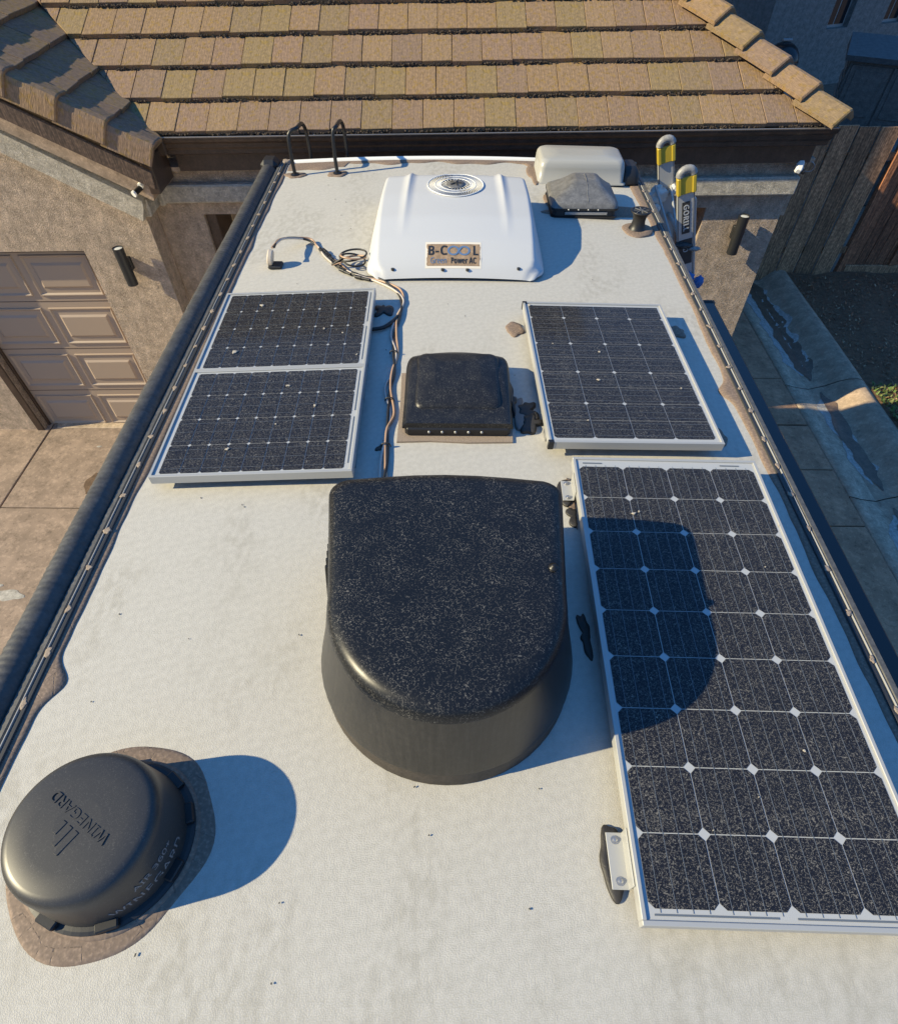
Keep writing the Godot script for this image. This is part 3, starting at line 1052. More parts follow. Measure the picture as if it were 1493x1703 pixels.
func house() -> void:
	var turn := Basis(Vector3.UP, deg_to_rad(0.6)) * Basis(Vector3.BACK, deg_to_rad(0.85))
	var h := thing("house", "tan stucco house with a brown concrete tile roof behind the motorhome", "house")
	h.transform = Transform3D(turn, Vector3(0, RH, -5.1) + turn * Vector3(0, -RH, 0))
	var B := -0.3          # walls reach below the paving
	var S: Material = M.stucco
	# --- main front: pillar, header, jambs, recessed garage door
	bar(h, "pillar", Vector3(2.25, B, -1.25), Vector3(2.93, RH - 0.30, -0.65), S)
	bar(h, "header", Vector3(-2.62, RH - 0.66, -1.25), Vector3(2.2495, RH - 0.30, -0.65), S)
	bar(h, "pillar", Vector3(-2.62, B, -1.25), Vector3(-2.22, RH - 0.661, -0.653), S)
	bar(h, "door_jamb", Vector3(-2.219, B, -1.10), Vector3(-2.125, RH - 0.661, -0.69), M.brown_paint, 0.006)
	var gd := bar(h, "garage_door", Vector3(-2.124, 0.0, -1.16), Vector3(2.249, RH - 0.662, -1.10), M.door_tan)
	for i in 4:
		for j in 6:
			var x0 := -2.09 + j * 0.722
			door_panel(gd, x0, 0.08 + i * 0.53, x0 + 0.66, 0.08 + i * 0.53 + 0.41, -1.10, M.door_tan)
	bar(h, "side_wall", Vector3(2.73, B, -17.0), Vector3(2.929, RH - 0.31, -1.251), S)
	bar(h, "corner_bead", Vector3(2.931, RH - 0.75, -1.2), Vector3(2.99, RH - 0.56, -0.70), M.smooth_tan)
	# plaster band under the eave, its front and its return to the garage wing
	bar(h, "trim_band", Vector3(-2.50, RH - 0.545, -0.649), Vector3(2.945, RH - 0.405, -0.575), M.trim_stucco, 0.012)
	bar(h, "trim_band", Vector3(-2.70, RH - 0.563, -0.649), Vector3(-2.545, RH - 0.42, -0.345), M.trim_stucco, 0.012)
	bar(h, "trim_band", Vector3(-2.544, RH - 0.56, -0.6485), Vector3(-2.49, RH - 0.415, -0.565), M.trim_stucco, 0.012)
	# soffit, fascia and a folded gutter
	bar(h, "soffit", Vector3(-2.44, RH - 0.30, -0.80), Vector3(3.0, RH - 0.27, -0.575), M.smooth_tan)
	bar(h, "fascia_board", Vector3(-2.27, RH - 0.298, -0.60), Vector3(2.96, RH - 0.03, -0.572), M.brown_paint)
	var gp := [Vector2(-0.570, -0.032), Vector2(-0.570, -0.155), Vector2(-0.50, -0.158), Vector2(-0.486, -0.150), Vector2(-0.484, -0.120), Vector2(-0.474, -0.105), Vector2(-0.470, -0.078), Vector2(-0.455, -0.062), Vector2(-0.450, -0.040), Vector2(-0.450, -0.030), Vector2(-0.461, -0.030), Vector2(-0.463, -0.040), Vector2(-0.47, -0.07), Vector2(-0.49, -0.145), Vector2(-0.562, -0.150), Vector2(-0.562, -0.032)]
	var st := sft()
	var rings := []
	for x in [3.035, -2.30]:
		var ring := []
		for p in gp:
			ring.append(Vector3(x + (0.0 if x < 0 else (p.x + 0.45)), RH + p.y, p.x))
		rings.append(ring)
	rings.reverse()
	loft(st, rings, -1, true, false)
	var gut := obj("gutter", st, M.brown_paint, h)
	st = sft()
	box(st, Vector3(0.366, RH - 0.029, -0.4515), Vector3(5.31, 0.011, 0.010), 0.003)
	obj("gutter_lip", st, M.gutter_lip, gut)
	bar(gut, "gutter_return", Vector3(2.915, RH - 0.158, -7.0), Vector3(3.03, RH - 0.032, -0.572), M.brown_paint, 0.01)
	st = sft()
	box(st, Vector3(0.3, RH - 0.028, -0.545), Vector3(5.0, 0.003, 0.07), 0.0, Basis(Vector3.RIGHT, 0.25))
	obj("drip_edge", st, M.flashing, gut)
	for x in [-1.1, 0.05, 1.0, 2.1]:
		bar(gut, "gutter_strap", Vector3(x, RH - 0.030, -0.56), Vector3(x + 0.016, RH - 0.0265, -0.455), M.alu)
	bar(gut, "gutter_mitre", Vector3(-2.44, RH - 0.15, -0.573), Vector3(-2.285, RH - 0.02, -0.44), M.brown_paint, 0.008)
	# --- main roof
	var p1 := deg_to_rad(25.5)
	var b1 := Basis(Vector3(1, 0, 0), Vector3(0, cos(p1), sin(p1)), Vector3(0, -sin(p1), cos(p1)))
	var o1 := Vector3(0, RH - 0.024, -0.48)
	st = sft()
	st.set_smooth_group(-1)
	var P1 := func(u: float, v: float) -> Vector3: return o1 + b1 * Vector3(u, -0.022, -v)
	quad(st, P1.call(-2.25, 0.03), P1.call(2.88, 0.03), P1.call(-1.2, 5.0), P1.call(-6.0, 5.0))
	# right-hand slope of the hip, mirrored about the hip line
	quad(st, P1.call(2.88, 0.03), Vector3(2.9, RH - 0.03, -16.0), Vector3(-1.1, RH + 2.0, -16.0), P1.call(-1.2, 5.0))
	var roof := obj("roof", st, M.flashing, h)
	lay_tiles(roof, o1, b1, 7, func(v): return -2.36 - 0.795 * v, func(v): return 2.90 - 0.776 * v, 4)
	# valley metal and the hip's upstand
	st = sft()
	for k in 8:
		var v := k * 0.3
		box(st, o1 + b1 * Vector3(-2.31 - 0.795 * (v + 0.15), -0.015, -(v + 0.15)), Vector3(0.10, 0.004, 0.40), 0.0, b1 * Basis(Vector3.UP, 0.672))
	obj("valley_flashing", st, M.joint, roof)
	st = sft()
	box(st, o1 + b1 * Vector3(2.90 - 0.776 * 1.0, 0.045, -1.0), Vector3(0.02, 0.06, 2.6), 0.0, b1 * Basis(Vector3.UP, 0.66))
	obj("hip_flashing", st, M.flashing, roof)
	var bits := sft()
	for row in 7:
		for k in 1500:
			var u := rng.randf_range(-2.27 - 0.795 * row * 0.33, 2.88 - 0.776 * row * 0.33)
			if sin(u * 7.0 + row * 2.0) + sin(u * 17.0 + row) < rng.randf_range(-1.6, 1.6):
				continue
			box(bits, o1 + b1 * Vector3(u, rng.randf_range(-0.004, 0.022), -row * 0.33 + rng.randf_range(0.0, 0.012)), Vector3(rng.randf_range(0.004, 0.020), rng.randf_range(0.004, 0.012), rng.randf_range(0.004, 0.012)), 0.0, b1 * Basis(Vector3.UP, rng.randf() * TAU) * Basis(Vector3.RIGHT, rng.randf_range(-0.6, 0.6)))
	var db := obj("leaf_debris", bits, M.joint, roof)
	db.set_meta("kind", "stuff")
	for q in [[0.62, 1.16], [-1.9, 1.3], [0.1, 0.12], [1.25, 0.2], [2.25, 0.15], [-0.5, 0.62], [1.7, 0.95], [1.62, 0.86], [-0.9, 0.16], [0.9, 1.32], [-2.6, 1.28], [2.0, 0.48]]:
		st = sft()
		blob(st, 0, 0, 0.008, 0.007, 0.002, int(q[0] * 100) + 500, 0.3, 14, false)
		var ds := obj("dried_dropping", st, M.white_paint, roof)
		ds.transform = Transform3D(b1, o1 + b1 * Vector3(q[0], 0.031 - fposmod(q[1], 0.33) * 0.105, -q[1]))
	# hip tiles: folded over the hip, each lapping the one below
	var lo := o1 + b1 * Vector3(3.03, 0.075, 0.02)
	var hi := o1 + b1 * Vector3(3.03 - 0.776 * 3.0, 0.075, -3.0)
	var dz := (lo - hi).normalized()
	var dx := Vector3.UP.cross(dz).normalized()
	var hb := Basis(dx, dz.cross(dx), dz)
	st = sft()
	rings = []
	for q in [[0.0, 0.040], [0.012, 0.046], [0.20, 0.024], [0.385, 0.0]]:
		var ring := []
		var hp := [Vector2(-0.165, -0.060), Vector2(-0.075, -0.008), Vector2(-0.02, 0.018), Vector2(0.02, 0.018), Vector2(0.075, -0.008), Vector2(0.165, -0.060), Vector2(0.160, -0.085), Vector2(0.0, -0.012), Vector2(-0.160, -0.085)]
		var k: float = 0.97 if q[0] == 0.0 else 1.0 - q[0] * 0.12
		for p in hp:
			ring.append(Vector3(p.x * k, p.y + q[1], -q[0]))
		ring.reverse()
		rings.append(ring)
	loft(st, rings, -1, true, true)
	var hm := as_mesh(st)
	for k in 8:
		inst("hip_tile", hm, M["tile_%d" % [6, 0, 4, 6, 1, 3, 0, 6][k]], roof, Transform3D(hb * Basis(Vector3.UP, rng.randf_range(-0.02, 0.02)), lo + hb * Vector3(0, 0, -0.325 * k)))
	# --- garage wing: gable end facing the drive, roof falling to the right
	var W := 27.0
	var w := deg_to_rad(W)
	var b2 := Basis(Vector3(0, 0, -1), Vector3(sin(w), cos(w), 0), Vector3(cos(w), -sin(w), 0))
	var o2 := Vector3(-2.29, RH - 0.05, -0.19)
	st = sft()
	var P2 := func(u: float, v: float) -> Vector3: return o2 + b2 * Vector3(u, -0.022, -v)
	quad(st, P2.call(0.0, 0.02), P2.call(0.24, 0.02), P2.call(5.3, 5.0), P2.call(0.0, 5.0))
	var wr := obj("wing_roof", st, M.flashing, h)
	lay_tiles(wr, o2, b2, 9, func(_v): return 0.0, func(v): return 0.235 + 1.0125 * v, 8)
	# rake tiles: a flap on the roof and a face over the barge board
	st = sft()
	rings = []
	for q in [[0.0, 0.030, 0.0], [0.01, 0.034, 0.004], [0.36, 0.004, -0.012]]:
		var ring := []
		for p in [Vector2(0.13, 0.03), Vector2(0.0, 0.045), Vector2(-0.045, 0.035), Vector2(-0.06, 0.0), Vector2(-0.062, -0.122), Vector2(-0.04, -0.124), Vector2(-0.038, -0.01), Vector2(-0.03, 0.01), Vector2(0.0, 0.02), Vector2(0.13, 0.005)]:
			ring.append(Vector3(p.x - q[2] * 1.6 + 0.012, p.y + q[1], -q[0]))
		rings.append(ring)
	loft(st, rings, -1, true, true)
	var rm := as_mesh(st)
	for k in 11:
		inst("rake_tile", rm, M["tile_%d" % [4, 2, 0, 4, 6, 2, 4, 1, 0, 4, 2][k]], wr, Transform3D(b2 * Basis(Vector3.UP, rng.randf_range(-0.01, 0.01)), o2 + b2 * Vector3(0.02, 0.0, -0.325 * k + 0.01)))
	# barge board, frieze, band and wall of the gable
	var sl := tan(w)
	var yo := func(x: float, y: float) -> float: return y + (-2.36 - x) * sl
	wall(h, "barge_board", [[-2.345, RH - 0.285], [-2.335, RH - 0.17], [-7.0, yo.call(-7.0, RH - 0.17)], [-7.0, yo.call(-7.0, RH - 0.275)]], -0.145, -0.18, M.fascia)
	bar(h, "barge_end", Vector3(-2.42, RH - 0.34, -0.575), Vector3(-2.34, RH - 0.10, -0.203), M.brown_paint, 0.006)
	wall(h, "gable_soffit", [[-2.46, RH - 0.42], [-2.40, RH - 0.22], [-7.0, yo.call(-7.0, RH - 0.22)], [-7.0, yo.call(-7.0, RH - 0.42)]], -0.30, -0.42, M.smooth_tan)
	wall(h, "gable_band", [[-2.60, RH - 0.563], [-2.552, RH - 0.45], [-2.552, RH - 0.415], [-7.0, yo.call(-7.0, RH - 0.325)], [-7.0, yo.call(-7.0, RH - 0.455)]], -0.275, -0.39, M.trim_stucco)
	wall(h, "gable_wall", [[-2.62, B], [-2.62, RH - 0.40], [-7.0, yo.call(-7.0, RH - 0.35)], [-7.0, B], [-4.72, B], [-4.72, RH - 0.845], [-3.285, RH - 0.845], [-3.285, B]], -0.39, -0.62, S)
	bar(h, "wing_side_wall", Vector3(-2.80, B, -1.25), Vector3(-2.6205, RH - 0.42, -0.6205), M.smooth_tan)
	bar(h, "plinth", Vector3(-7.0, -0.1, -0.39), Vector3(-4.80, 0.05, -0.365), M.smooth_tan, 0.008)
	# the small garage door with its moulded panels
	var sd := bar(h, "side_garage_door", Vector3(-4.72, 0.02, -0.58), Vector3(-3.285, RH - 0.846, -0.505), M.door_tan)
	for i in 4:
		for j in 2:
			var x0 := -4.665 + j * 0.69
			var y0 := 0.07 + i * 0.502
			door_panel(sd, x0, y0, x0 + 0.625, y0 + 0.385, -0.505, M.door_tan)
		bar(sd, "section_joint", Vector3(-4.719, 0.012 + (i + 1) * 0.502, -0.51), Vector3(-3.286, 0.017 + (i + 1) * 0.502, -0.5025), M.brown_paint)
	bar(h, "door_jamb", Vector3(-4.80, 0.0, -0.55), Vector3(-4.72, RH - 0.80, -0.372), M.brown_paint, 0.006)
	bar(h, "door_stop", Vector3(-4.7195, 0.0, -0.504), Vector3(-4.695, RH - 0.847, -0.47), M.brown_paint, 0.004)
	bar(h, "door_head", Vector3(-4.7195, RH - 0.875, -0.504), Vector3(-3.2855, RH - 0.846, -0.44), M.brown_paint, 0.004)
	bar(h, "door_stop", Vector3(-3.305, 0.0, -0.504), Vector3(-3.2852, RH - 0.876, -0.46), M.smooth_tan, 0.004)
	# upper storey and roof added out of view to shade the yard and fence
	bar(h, "added_upper_storey", Vector3(-7.0, 1.0, -17.0), Vector3(1.9, RH + 3.3, -3.3), S)
	st = sft()
	loft(st, [[Vector3(2.3, RH + 3.3, -3.0), Vector3(2.3, RH + 3.3, -17.5), Vector3(-7.5, RH + 3.3, -17.5), Vector3(-7.5, RH + 3.3, -3.0)], [Vector3(-0.8, RH + 4.9, -7.6), Vector3(-0.8, RH + 4.9, -14.0), Vector3(-4.3, RH + 4.9, -14.0), Vector3(-4.3, RH + 4.9, -7.6)]], -1, true, true)
	obj("added_upper_roof", st, M.tile_0, h)
	# --- wall lamps, up-and-down cylinders
	for q in [[2.575, RH - 0.695, -0.65, "black cylinder wall lamp on the stucco pillar by the fence"], [-2.93, RH - 0.785, -0.39, "black cylinder wall lamp beside the small garage door"]]:
		var L := thing("wall_lamp", q[3], "lamp", Vector3.ZERO, "cylinder wall lamps")
		L.transform = h.transform * Transform3D(Basis.IDENTITY, Vector3(q[0], q[1], q[2]))
		st = sft()
		lathe(st, Vector3(0, -0.32, 0.088), [Vector2(0.040, 0.0), Vector2(0.0465, 0.0), Vector2(0.0465, 0.32), Vector2(0.041, 0.32), Vector2(0.040, 0.312)], 32, -1, true, false)
		obj("cylinder", st, M.sconce_black, L)
		st = sft()
		lathe(st, Vector3(0, -0.32, 0.088), [Vector2(0.0405, 0.311), Vector2(0.02, 0.314)], 28, 0, false, true)
		obj("diffuser", st, M.frosted, L)
		st = sft()
		box(st, Vector3(0, -0.16, 0.021), Vector3(0.075, 0.11, 0.043), 0.006)
		obj("mounting_box", st, M.sconce_black, L)
	# --- cameras under the eaves
	var cm := thing("security_camera", "small white bullet camera with a curled wire under the eave corner", "camera")
	cm.transform = h.transform * Transform3D(Basis.IDENTITY, Vector3(2.90, RH - 0.27, -0.62))
	st = sft()
	box(st, Vector3(-0.01, -0.045, 0.05), Vector3(0.055, 0.055, 0.13), 0.012, Basis(Vector3.RIGHT, 0.5) * Basis(Vector3.UP, -0.35))
	obj("camera_body", st, M.white_paint, cm)
	st = sft()
	box(st, Vector3(0.0, -0.012, -0.01), Vector3(0.03, 0.04, 0.03), 0.005)
	obj("bracket", st, M.white_paint, cm)
	st = sft()
	box(st, Vector3(0.012, -0.078, 0.098), Vector3(0.035, 0.035, 0.03), 0.008, Basis(Vector3.RIGHT, 0.5) * Basis(Vector3.UP, -0.35))
	obj("lens", st, M.black_plastic, cm)
	st = sft()
	tube(st, smooth_path([Vector3(0.02, -0.03, 0.0), Vector3(0.07, -0.02, 0.04), Vector3(0.115, -0.05, 0.05), Vector3(0.11, -0.09, 0.04), Vector3(0.07, -0.10, 0.02), Vector3(0.04, -0.07, 0.0)], 0.01), 0.004, 7)
	obj("wire", st, M.ladder_grey, cm)
	var c2 := thing("security_camera", "small grey bullet camera on the sloping barge of the garage wing", "camera")
	c2.transform = h.transform * Transform3D(Basis.IDENTITY, Vector3(-2.56, RH - 0.345, -0.33))
	st = sft()
	tube(st, [Vector3(0.045, 0.03, 0.005), Vector3(0.005, 0.01, 0.09), Vector3(0.0, 0.008, 0.1)], 0.02, 16)
	obj("camera_body", st, M.black_plastic, c2)
	st = sft()
	tube(st, [Vector3(0.0, 0.008, 0.098), Vector3(-0.008, 0.004, 0.112)], 0.023, 16)
	obj("lens_ring", st, M.white_paint, c2)
	st = sft()
	tube(st, [Vector3(0.05, 0.05, 0.0), Vector3(0.035, 0.035, 0.04)], 0.024, 16)
	obj("bracket", st, M.white_paint, c2)

# ---------------------------------------------------------------- things beside the motorhome
func side_things() -> void:
	# the ladder leaning on the far side: two channel rails with caps, rungs, spreader bars
	var L := thing("ladder", "aluminium folding ladder with yellow rail caps leaning beside the motorhome", "ladder", Vector3(0, RH, 0))
	var lean := Basis(Vector3.BACK, atan(0.30))
	var st: SurfaceTool
	for q in [[1.475, 0.11, -4.25], [1.455, 0.12, -4.76]]:
		var top := Vector3(q[0], q[1], q[2])
		var along := lean * Vector3.DOWN
		var len := 3.1
		st = sft()
		box(st, top + along * (len / 2), Vector3(0.104, len, 0.010), 0.002, lean)
		for s in [-1, 1]:
			box(st, top + along * (len / 2) + lean * Vector3(s * 0.049, 0, -0.012), Vector3(0.009, len, 0.034), 0.002, lean)
		var r := obj("rail", st, M.alu, L)
		st = sft()
		for s in [-1.0, 1.0]:
			box(st, top + along * 0.035 + lean * Vector3(s * 0.046, 0, 0.0), Vector3(0.026, 0.105, 0.046), 0.006, lean)
		box(st, top + along * 0.035 + lean * Vector3(0, 0, 0.008), Vector3(0.085, 0.10, 0.014), 0.004, lean)
		obj("yellow_cap", st, M.yellow_plastic, r)
		st = sft()
		var pth := []
		for k in 9:
			var a := PI * k / 8.0
			pth.append(top + lean * Vector3(-0.043 * cos(a), 0.02 + 0.035 * sin(a), 0.0))
		tube(st, pth, 0.024, 12)
		obj("rubber_tip", st, M.ladder_grey, r)
		if q[2] > -4.5:
			st = sft()
			box(st, top + along * 0.235 + lean * Vector3(0.0, 0, 0.0065), Vector3(0.05, 0.20, 0.003), 0.0, lean)
			box(st, top + along * 0.46 + lean * Vector3(0.0, 0, 0.0065), Vector3(0.085, 0.17, 0.003), 0.0, lean)
			obj("black_label", st, M.rail_black, r)
			for t in [["GORILL", 0.235], ["AD", 0.43]]:
				var at := top + along * float(t[1])
				st = letters(t[0], 0.034, 0.002, func(p: Vector3) -> Vector3: return at + lean * Vector3(p.y, -p.x, 0.0095 + p.z), true)
				obj("lettering", st, M.print_grey, r)
	for k in 9:
		st = sft()
		var p := Vector3(1.475, 0.11, 0) + lean * Vector3.DOWN * (0.42 + k * 0.3)
		tube(st, [Vector3(p.x, p.y, -4.26), Vector3(p.x, p.y, -4.75)], 0.016, 10)
		obj("rung", st, M.alu, L)
	# second section folded behind, and the bars between
	for z in [-4.30, -4.71]:
		st = sft()
		box(st, Vector3(1.475, 0.11, z) + lean * Vector3(0.07, -1.55, 0), Vector3(0.012, 2.8, 0.03), 0.003, lean)
		obj("stay", st, M.alu, L)
	st = sft()
	tube(st, [Vector3(1.44, -0.10, -4.74), Vector3(1.50, -0.26, -4.30)], 0.008, 8)
	obj("spreader_bar", st, M.alu, L)
	st = sft()
	tube(st, [Vector3(1.55, -0.10, -4.74), Vector3(1.53, -0.24, -4.28)], 0.008, 8)
	obj("spreader_bar", st, M.alu, L)
	# wadding tied at the hinge
	lump("hinge_padding", Vector3(1.47, -0.16, -4.74), Vector3(0.075, 0.06, 0.05), M.padding, L, 3)
	lump("hinge_padding", Vector3(1.46, -0.25, -4.72), Vector3(0.05, 0.06, 0.045), M.padding, L, 4)
	lump("hinge_padding", Vector3(1.57, -0.12, -4.73), Vector3(0.03, 0.03, 0.03), M.padding, L, 5)
	# torn end of the label and rags tied on
	var rag := thing("rag", "bright blue rag knotted round the ladder rail", "rag", Vector3(1.64, RH - 0.52, -4.22))
	lump("cloth", Vector3(0.0, 0.03, 0.0), Vector3(0.075, 0.03, 0.045), M.blue_cloth, rag, 7)
	lump("cloth", Vector3(0.11, 0.0, 0.01), Vector3(0.035, 0.04, 0.03), M.blue_cloth, rag, 8)
	lump("cloth", Vector3(0.075, -0.36, 0.02), Vector3(0.05, 0.09, 0.035), M.blue_cloth, rag, 9)
	var glove := thing("work_bag", "olive canvas work bag hanging from the ladder", "bag", Vector3(1.70, RH - 0.75, -4.2))
	lump("bag", Vector3(0, 0.0, 0), Vector3(0.075, 0.17, 0.05), M.olive_cloth, glove, 10)
	lump("flap", Vector3(-0.02, 0.11, 0.03), Vector3(0.07, 0.06, 0.035), M.padding, glove, 11)
	lump("bag", Vector3(0.06, -0.22, 0.0), Vector3(0.06, 0.14, 0.05), M.olive_cloth, glove, 12)
	var tape := thing("strap", "black strap wrapped round the ladder below its label", "strap", Vector3(1.575, RH - 0.285, -4.245))
	lump("band", Vector3(0.0, 0.0, 0.006), Vector3(0.065, 0.02, 0.03), M.rail_black, tape, 14)
	lump("loose_end", Vector3(0.085, -0.02, 0.015), Vector3(0.04, 0.014, 0.015), M.ladder_grey, tape, 15)

# a crumpled, folded lump
func lump(called: String, at: Vector3, r: Vector3, m: Material, parent: Node, sd: int) -> MeshInstance3D:
	var nz := FastNoiseLite.new()
	nz.seed = sd
	nz.frequency = 1.2
	nz.fractal_octaves = 3
	var st := sft()
	var rings := []
	for i in 15:
		var ph := PI * (i / 14.0 - 0.5)
		var ring := []
		for j in 24:
			var a := -TAU * j / 24
			var d := Vector3(cos(ph) * cos(a), sin(ph), cos(ph) * sin(a))
			var k := 1.0 + 0.45 * nz.get_noise_3dv(d * 1.2) - 0.25 * absf(nz.get_noise_3dv(d * 2.6 + Vector3.ONE * 7))
			ring.append(at + d * r * k)
		rings.append(ring)
	loft(st, rings, 0, true, true)
	return obj(called, st, m, parent)

# ---------------------------------------------------------------- things on the roof
# a ring shaped like the shroud in plan: square at the rear (far) end, rounded in front
func shroud_ring(xr0: float, xr1: float, xm0: float, xm1: float, zr: float, zm: float, zf: float, y: float, r: float) -> Array:
	var o := []
	for k in 4:
		o.append(Vector3(lerpf(xm1, xr1, k / 4.0), y, lerpf(zm, zr + r, k / 4.0)))
	for k in 7:
		var a := PI / 2 * k / 6.0
		o.append(Vector3(xr1 - r + r * cos(a), y, zr + r - r * sin(a)))
	for k in range(1, 6):
		var t := k / 6.0
		o.append(Vector3(lerpf(xr1 - r, xr0 + r, t), y, zr - 0.022 * sin(PI * t)))
	for k in 7:
		var a := PI / 2 + PI / 2 * k / 6.0
		o.append(Vector3(xr0 + r + r * cos(a), y, zr + r - r * sin(a)))
	for k in range(1, 5):
		o.append(Vector3(lerpf(xr0, xm0, k / 4.0), y, lerpf(zr + r, zm, k / 4.0)))
	for k in range(1, 28):
		var a := PI + PI * k / 28.0
		var cx := (xm0 + xm1) / 2.0
		var c := cos(a)
		var s := sin(a)
		o.append(Vector3(cx + (xm1 - xm0) / 2.0 * signf(c) * pow(absf(c), 1.0), y, zm + (zf - zm) * pow(absf(s), 1.0)))
	return o

func roof_equipment() -> void:
	var st: SurfaceTool
	var rings: Array
	# --- big black air conditioner
	var ac := thing("air_conditioner", "large dusty black air conditioner shroud with a rounded front on the motorhome roof", "air conditioner", Vector3(0, RH, -0.9))
	var off := 0.9
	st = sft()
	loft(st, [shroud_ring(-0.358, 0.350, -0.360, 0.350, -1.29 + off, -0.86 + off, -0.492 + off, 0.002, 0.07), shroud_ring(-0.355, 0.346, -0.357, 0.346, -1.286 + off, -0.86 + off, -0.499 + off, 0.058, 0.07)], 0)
	obj("bounce_lit_skirt", st, M.bounce_lit_skirt, ac)
	st = sft()
	rings = [shroud_ring(-0.361, 0.352, -0.363, 0.352, -1.292 + off, -0.86 + off, -0.498 + off, 0.056, 0.07), shroud_ring(-0.361, 0.352, -0.362, 0.351, -1.291 + off, -0.86 + off, -0.499 + off, 0.068, 0.07)]
	for q in [[0.14, 0.36], [0.22, 0.66], [0.29, 0.90], [0.318, 1.0]]:
		var t: float = q[1]
		rings.append(shroud_ring(lerpf(-0.361, -0.349, t), lerpf(0.352, 0.323, t), lerpf(-0.362, -0.306, t), lerpf(0.351, 0.296, t), lerpf(-1.291, -1.262, t) + off, -0.855 + off, lerpf(-0.499, -0.522, t) + off, q[0], 0.06))
	loft(st, rings, 0)
	obj("side_shell", st, M.shroud_side, ac)
	st = sft()
	rings = [shroud_ring(-0.3492, 0.3232, -0.3062, 0.2962, -1.2622 + off, -0.855 + off, -0.5218 + off, 0.3175, 0.06)]
	for q in [[0.330, 0.002], [0.342, 0.006], [0.353, 0.014], [0.361, 0.026], [0.3655, 0.040], [0.368, 0.06], [0.371, 0.12], [0.372, 0.2]]:
		var k: float = q[1]
		rings.append(shroud_ring(-0.349 + k, 0.323 - k, -0.306 + k, 0.296 - k, -1.262 + off + k, -0.855 + off, -0.522 + off - k, q[0], 0.055))
	loft(st, rings, 0, false, true)
	obj("lid", st, M.shroud, ac)
	for s in [-1.0, 1.0]:
		for k in 9:
			st = sft()
			box(st, Vector3(-0.012 + s * (0.3465 - 0.0012 * k), 0.175, -0.32 + k * 0.026), Vector3(0.010, 0.15, 0.009), 0.002, Basis(Vector3.BACK, s * 0.11))
			obj("louvre", st, M.black_plastic, ac)
	st = sft()
	lathe(st, Vector3(0.262, 0.369, -0.02), [Vector2(0.013, 0.0), Vector2(0.012, 0.003), Vector2(0.008, 0.004), Vector2(0.006, 0.008), Vector2(0.002, 0.009)], 18, 0, false, true)
	obj("fixing_screw", st, M.shroud_side, ac)
	# --- domed antenna
	var an := thing("antenna", "round black antenna dome with embossed lettering on a ring of brown sealant", "antenna", Vector3(-0.815, RH + roof_y(-0.815), -0.352))
	st = sft()
	blob(st, 0.0, 0.0, 0.247, 0.247, 0.007, 91, 0.035, 72, false)
	obj("sealant_ring", st, M.sealant, an)
	st = sft()
	blob(st, 0.0, 0.0, 0.21, 0.21, 0.014, 92, 0.02, 72, false)
	obj("sealant_bead", st, M.sealant, an)
	st = sft()
	lathe(st, Vector3.ZERO, [Vector2(0.198, 0.004), Vector2(0.198, 0.018), Vector2(0.190, 0.022), Vector2(0.178, 0.024)], 64, -1)
	obj("flange", st, M.black_plastic, an)
	st = sft()
	lathe(st, Vector3.ZERO, [Vector2(0.181, 0.02), Vector2(0.180, 0.03), Vector2(0.1755, 0.08), Vector2(0.171, 0.125), Vector2(0.169, 0.148), Vector2(0.166, 0.160), Vector2(0.161, 0.169), Vector2(0.153, 0.1755), Vector2(0.143, 0.179), Vector2(0.10, 0.1815), Vector2(0.05, 0.1828)], 96, 0, false, true)
	obj("dome", st, M.dome_black, an)
	# clips round the foot
	for a in [0.35, 1.25, 2.0, 2.7, 3.6, 4.5, 5.4, -0.35]:
		st = sft()
		box(st, Vector3(0.187 * cos(a), 0.028, 0.187 * sin(a)), Vector3(0.022, 0.016, 0.05), 0.003, Basis(Vector3.UP, -a))
		obj("clip", st, M.black_plastic, an)
	var d := Vector3(-0.8926 + 0.7411, 0, -0.4129 + 0.3166).normalized()
	var up := Vector3(d.z, 0, -d.x)
	var tc := Vector3(-0.8169, 0, -0.3648) - Vector3(-0.815, 0, -0.352)
	st = letters("WINEGARD", 0.0225, 0.004, func(p: Vector3) -> Vector3: return tc + d * (p.x * 1.18) + up * p.y + Vector3(0, 0.1822 + p.z, 0))
	obj("embossed_lettering", st, M.dome_black, an)
	st = sft()
	for q in [[0.024, 0.055], [0.004, 0.046], [-0.016, 0.030]]:
		box(st, tc + d * (-float(q[0])) * 1.0 + up * (0.022 + q[1] / 2.0) + Vector3(0, 0.1825, 0), Vector3(0.012, 0.004, q[1]), 0.001, Basis(d, Vector3.UP, d.cross(Vector3.UP)))
	obj("embossed_emblem", st, M.dome_black, an)
	for q in [["WINEGARD", 0.026, 0.056, 1.14], ["AIR 360+", 0.020, 0.096, 1.06]]:
		var y: float = q[2]
		var rad := lerpf(0.181, 0.170, y / 0.14)
		var sx: float = q[3]
		var a0 := 0.56 if y < 0.08 else 0.42
		st = letters(q[0], q[1], 0.001, func(p: Vector3) -> Vector3:
			var a := a0 - p.x * sx / rad
			return Vector3((rad + 0.001 + p.z) * cos(a), y + p.y * 0.9, (rad + 0.001 + p.z) * sin(a)))
		obj("printed_lettering", st, M.ink_grey, an)
	# --- white air conditioner
	var wa := thing("air_conditioner", "white low air conditioner with a round fan grille and a faded sticker", "air conditioner", Vector3(0.018, RH, -3.63))
	var zs := []
	for k in 41:
		zs.append(0.50 - 1.02 * k / 40.0)
	rings = []
	for z in zs:
		rings.append(cool_ring(z))
	st = sft()
	loft(st, rings, 0, false, false, false)
	obj("cover", st, M.white_shell, wa)
	st = sft()
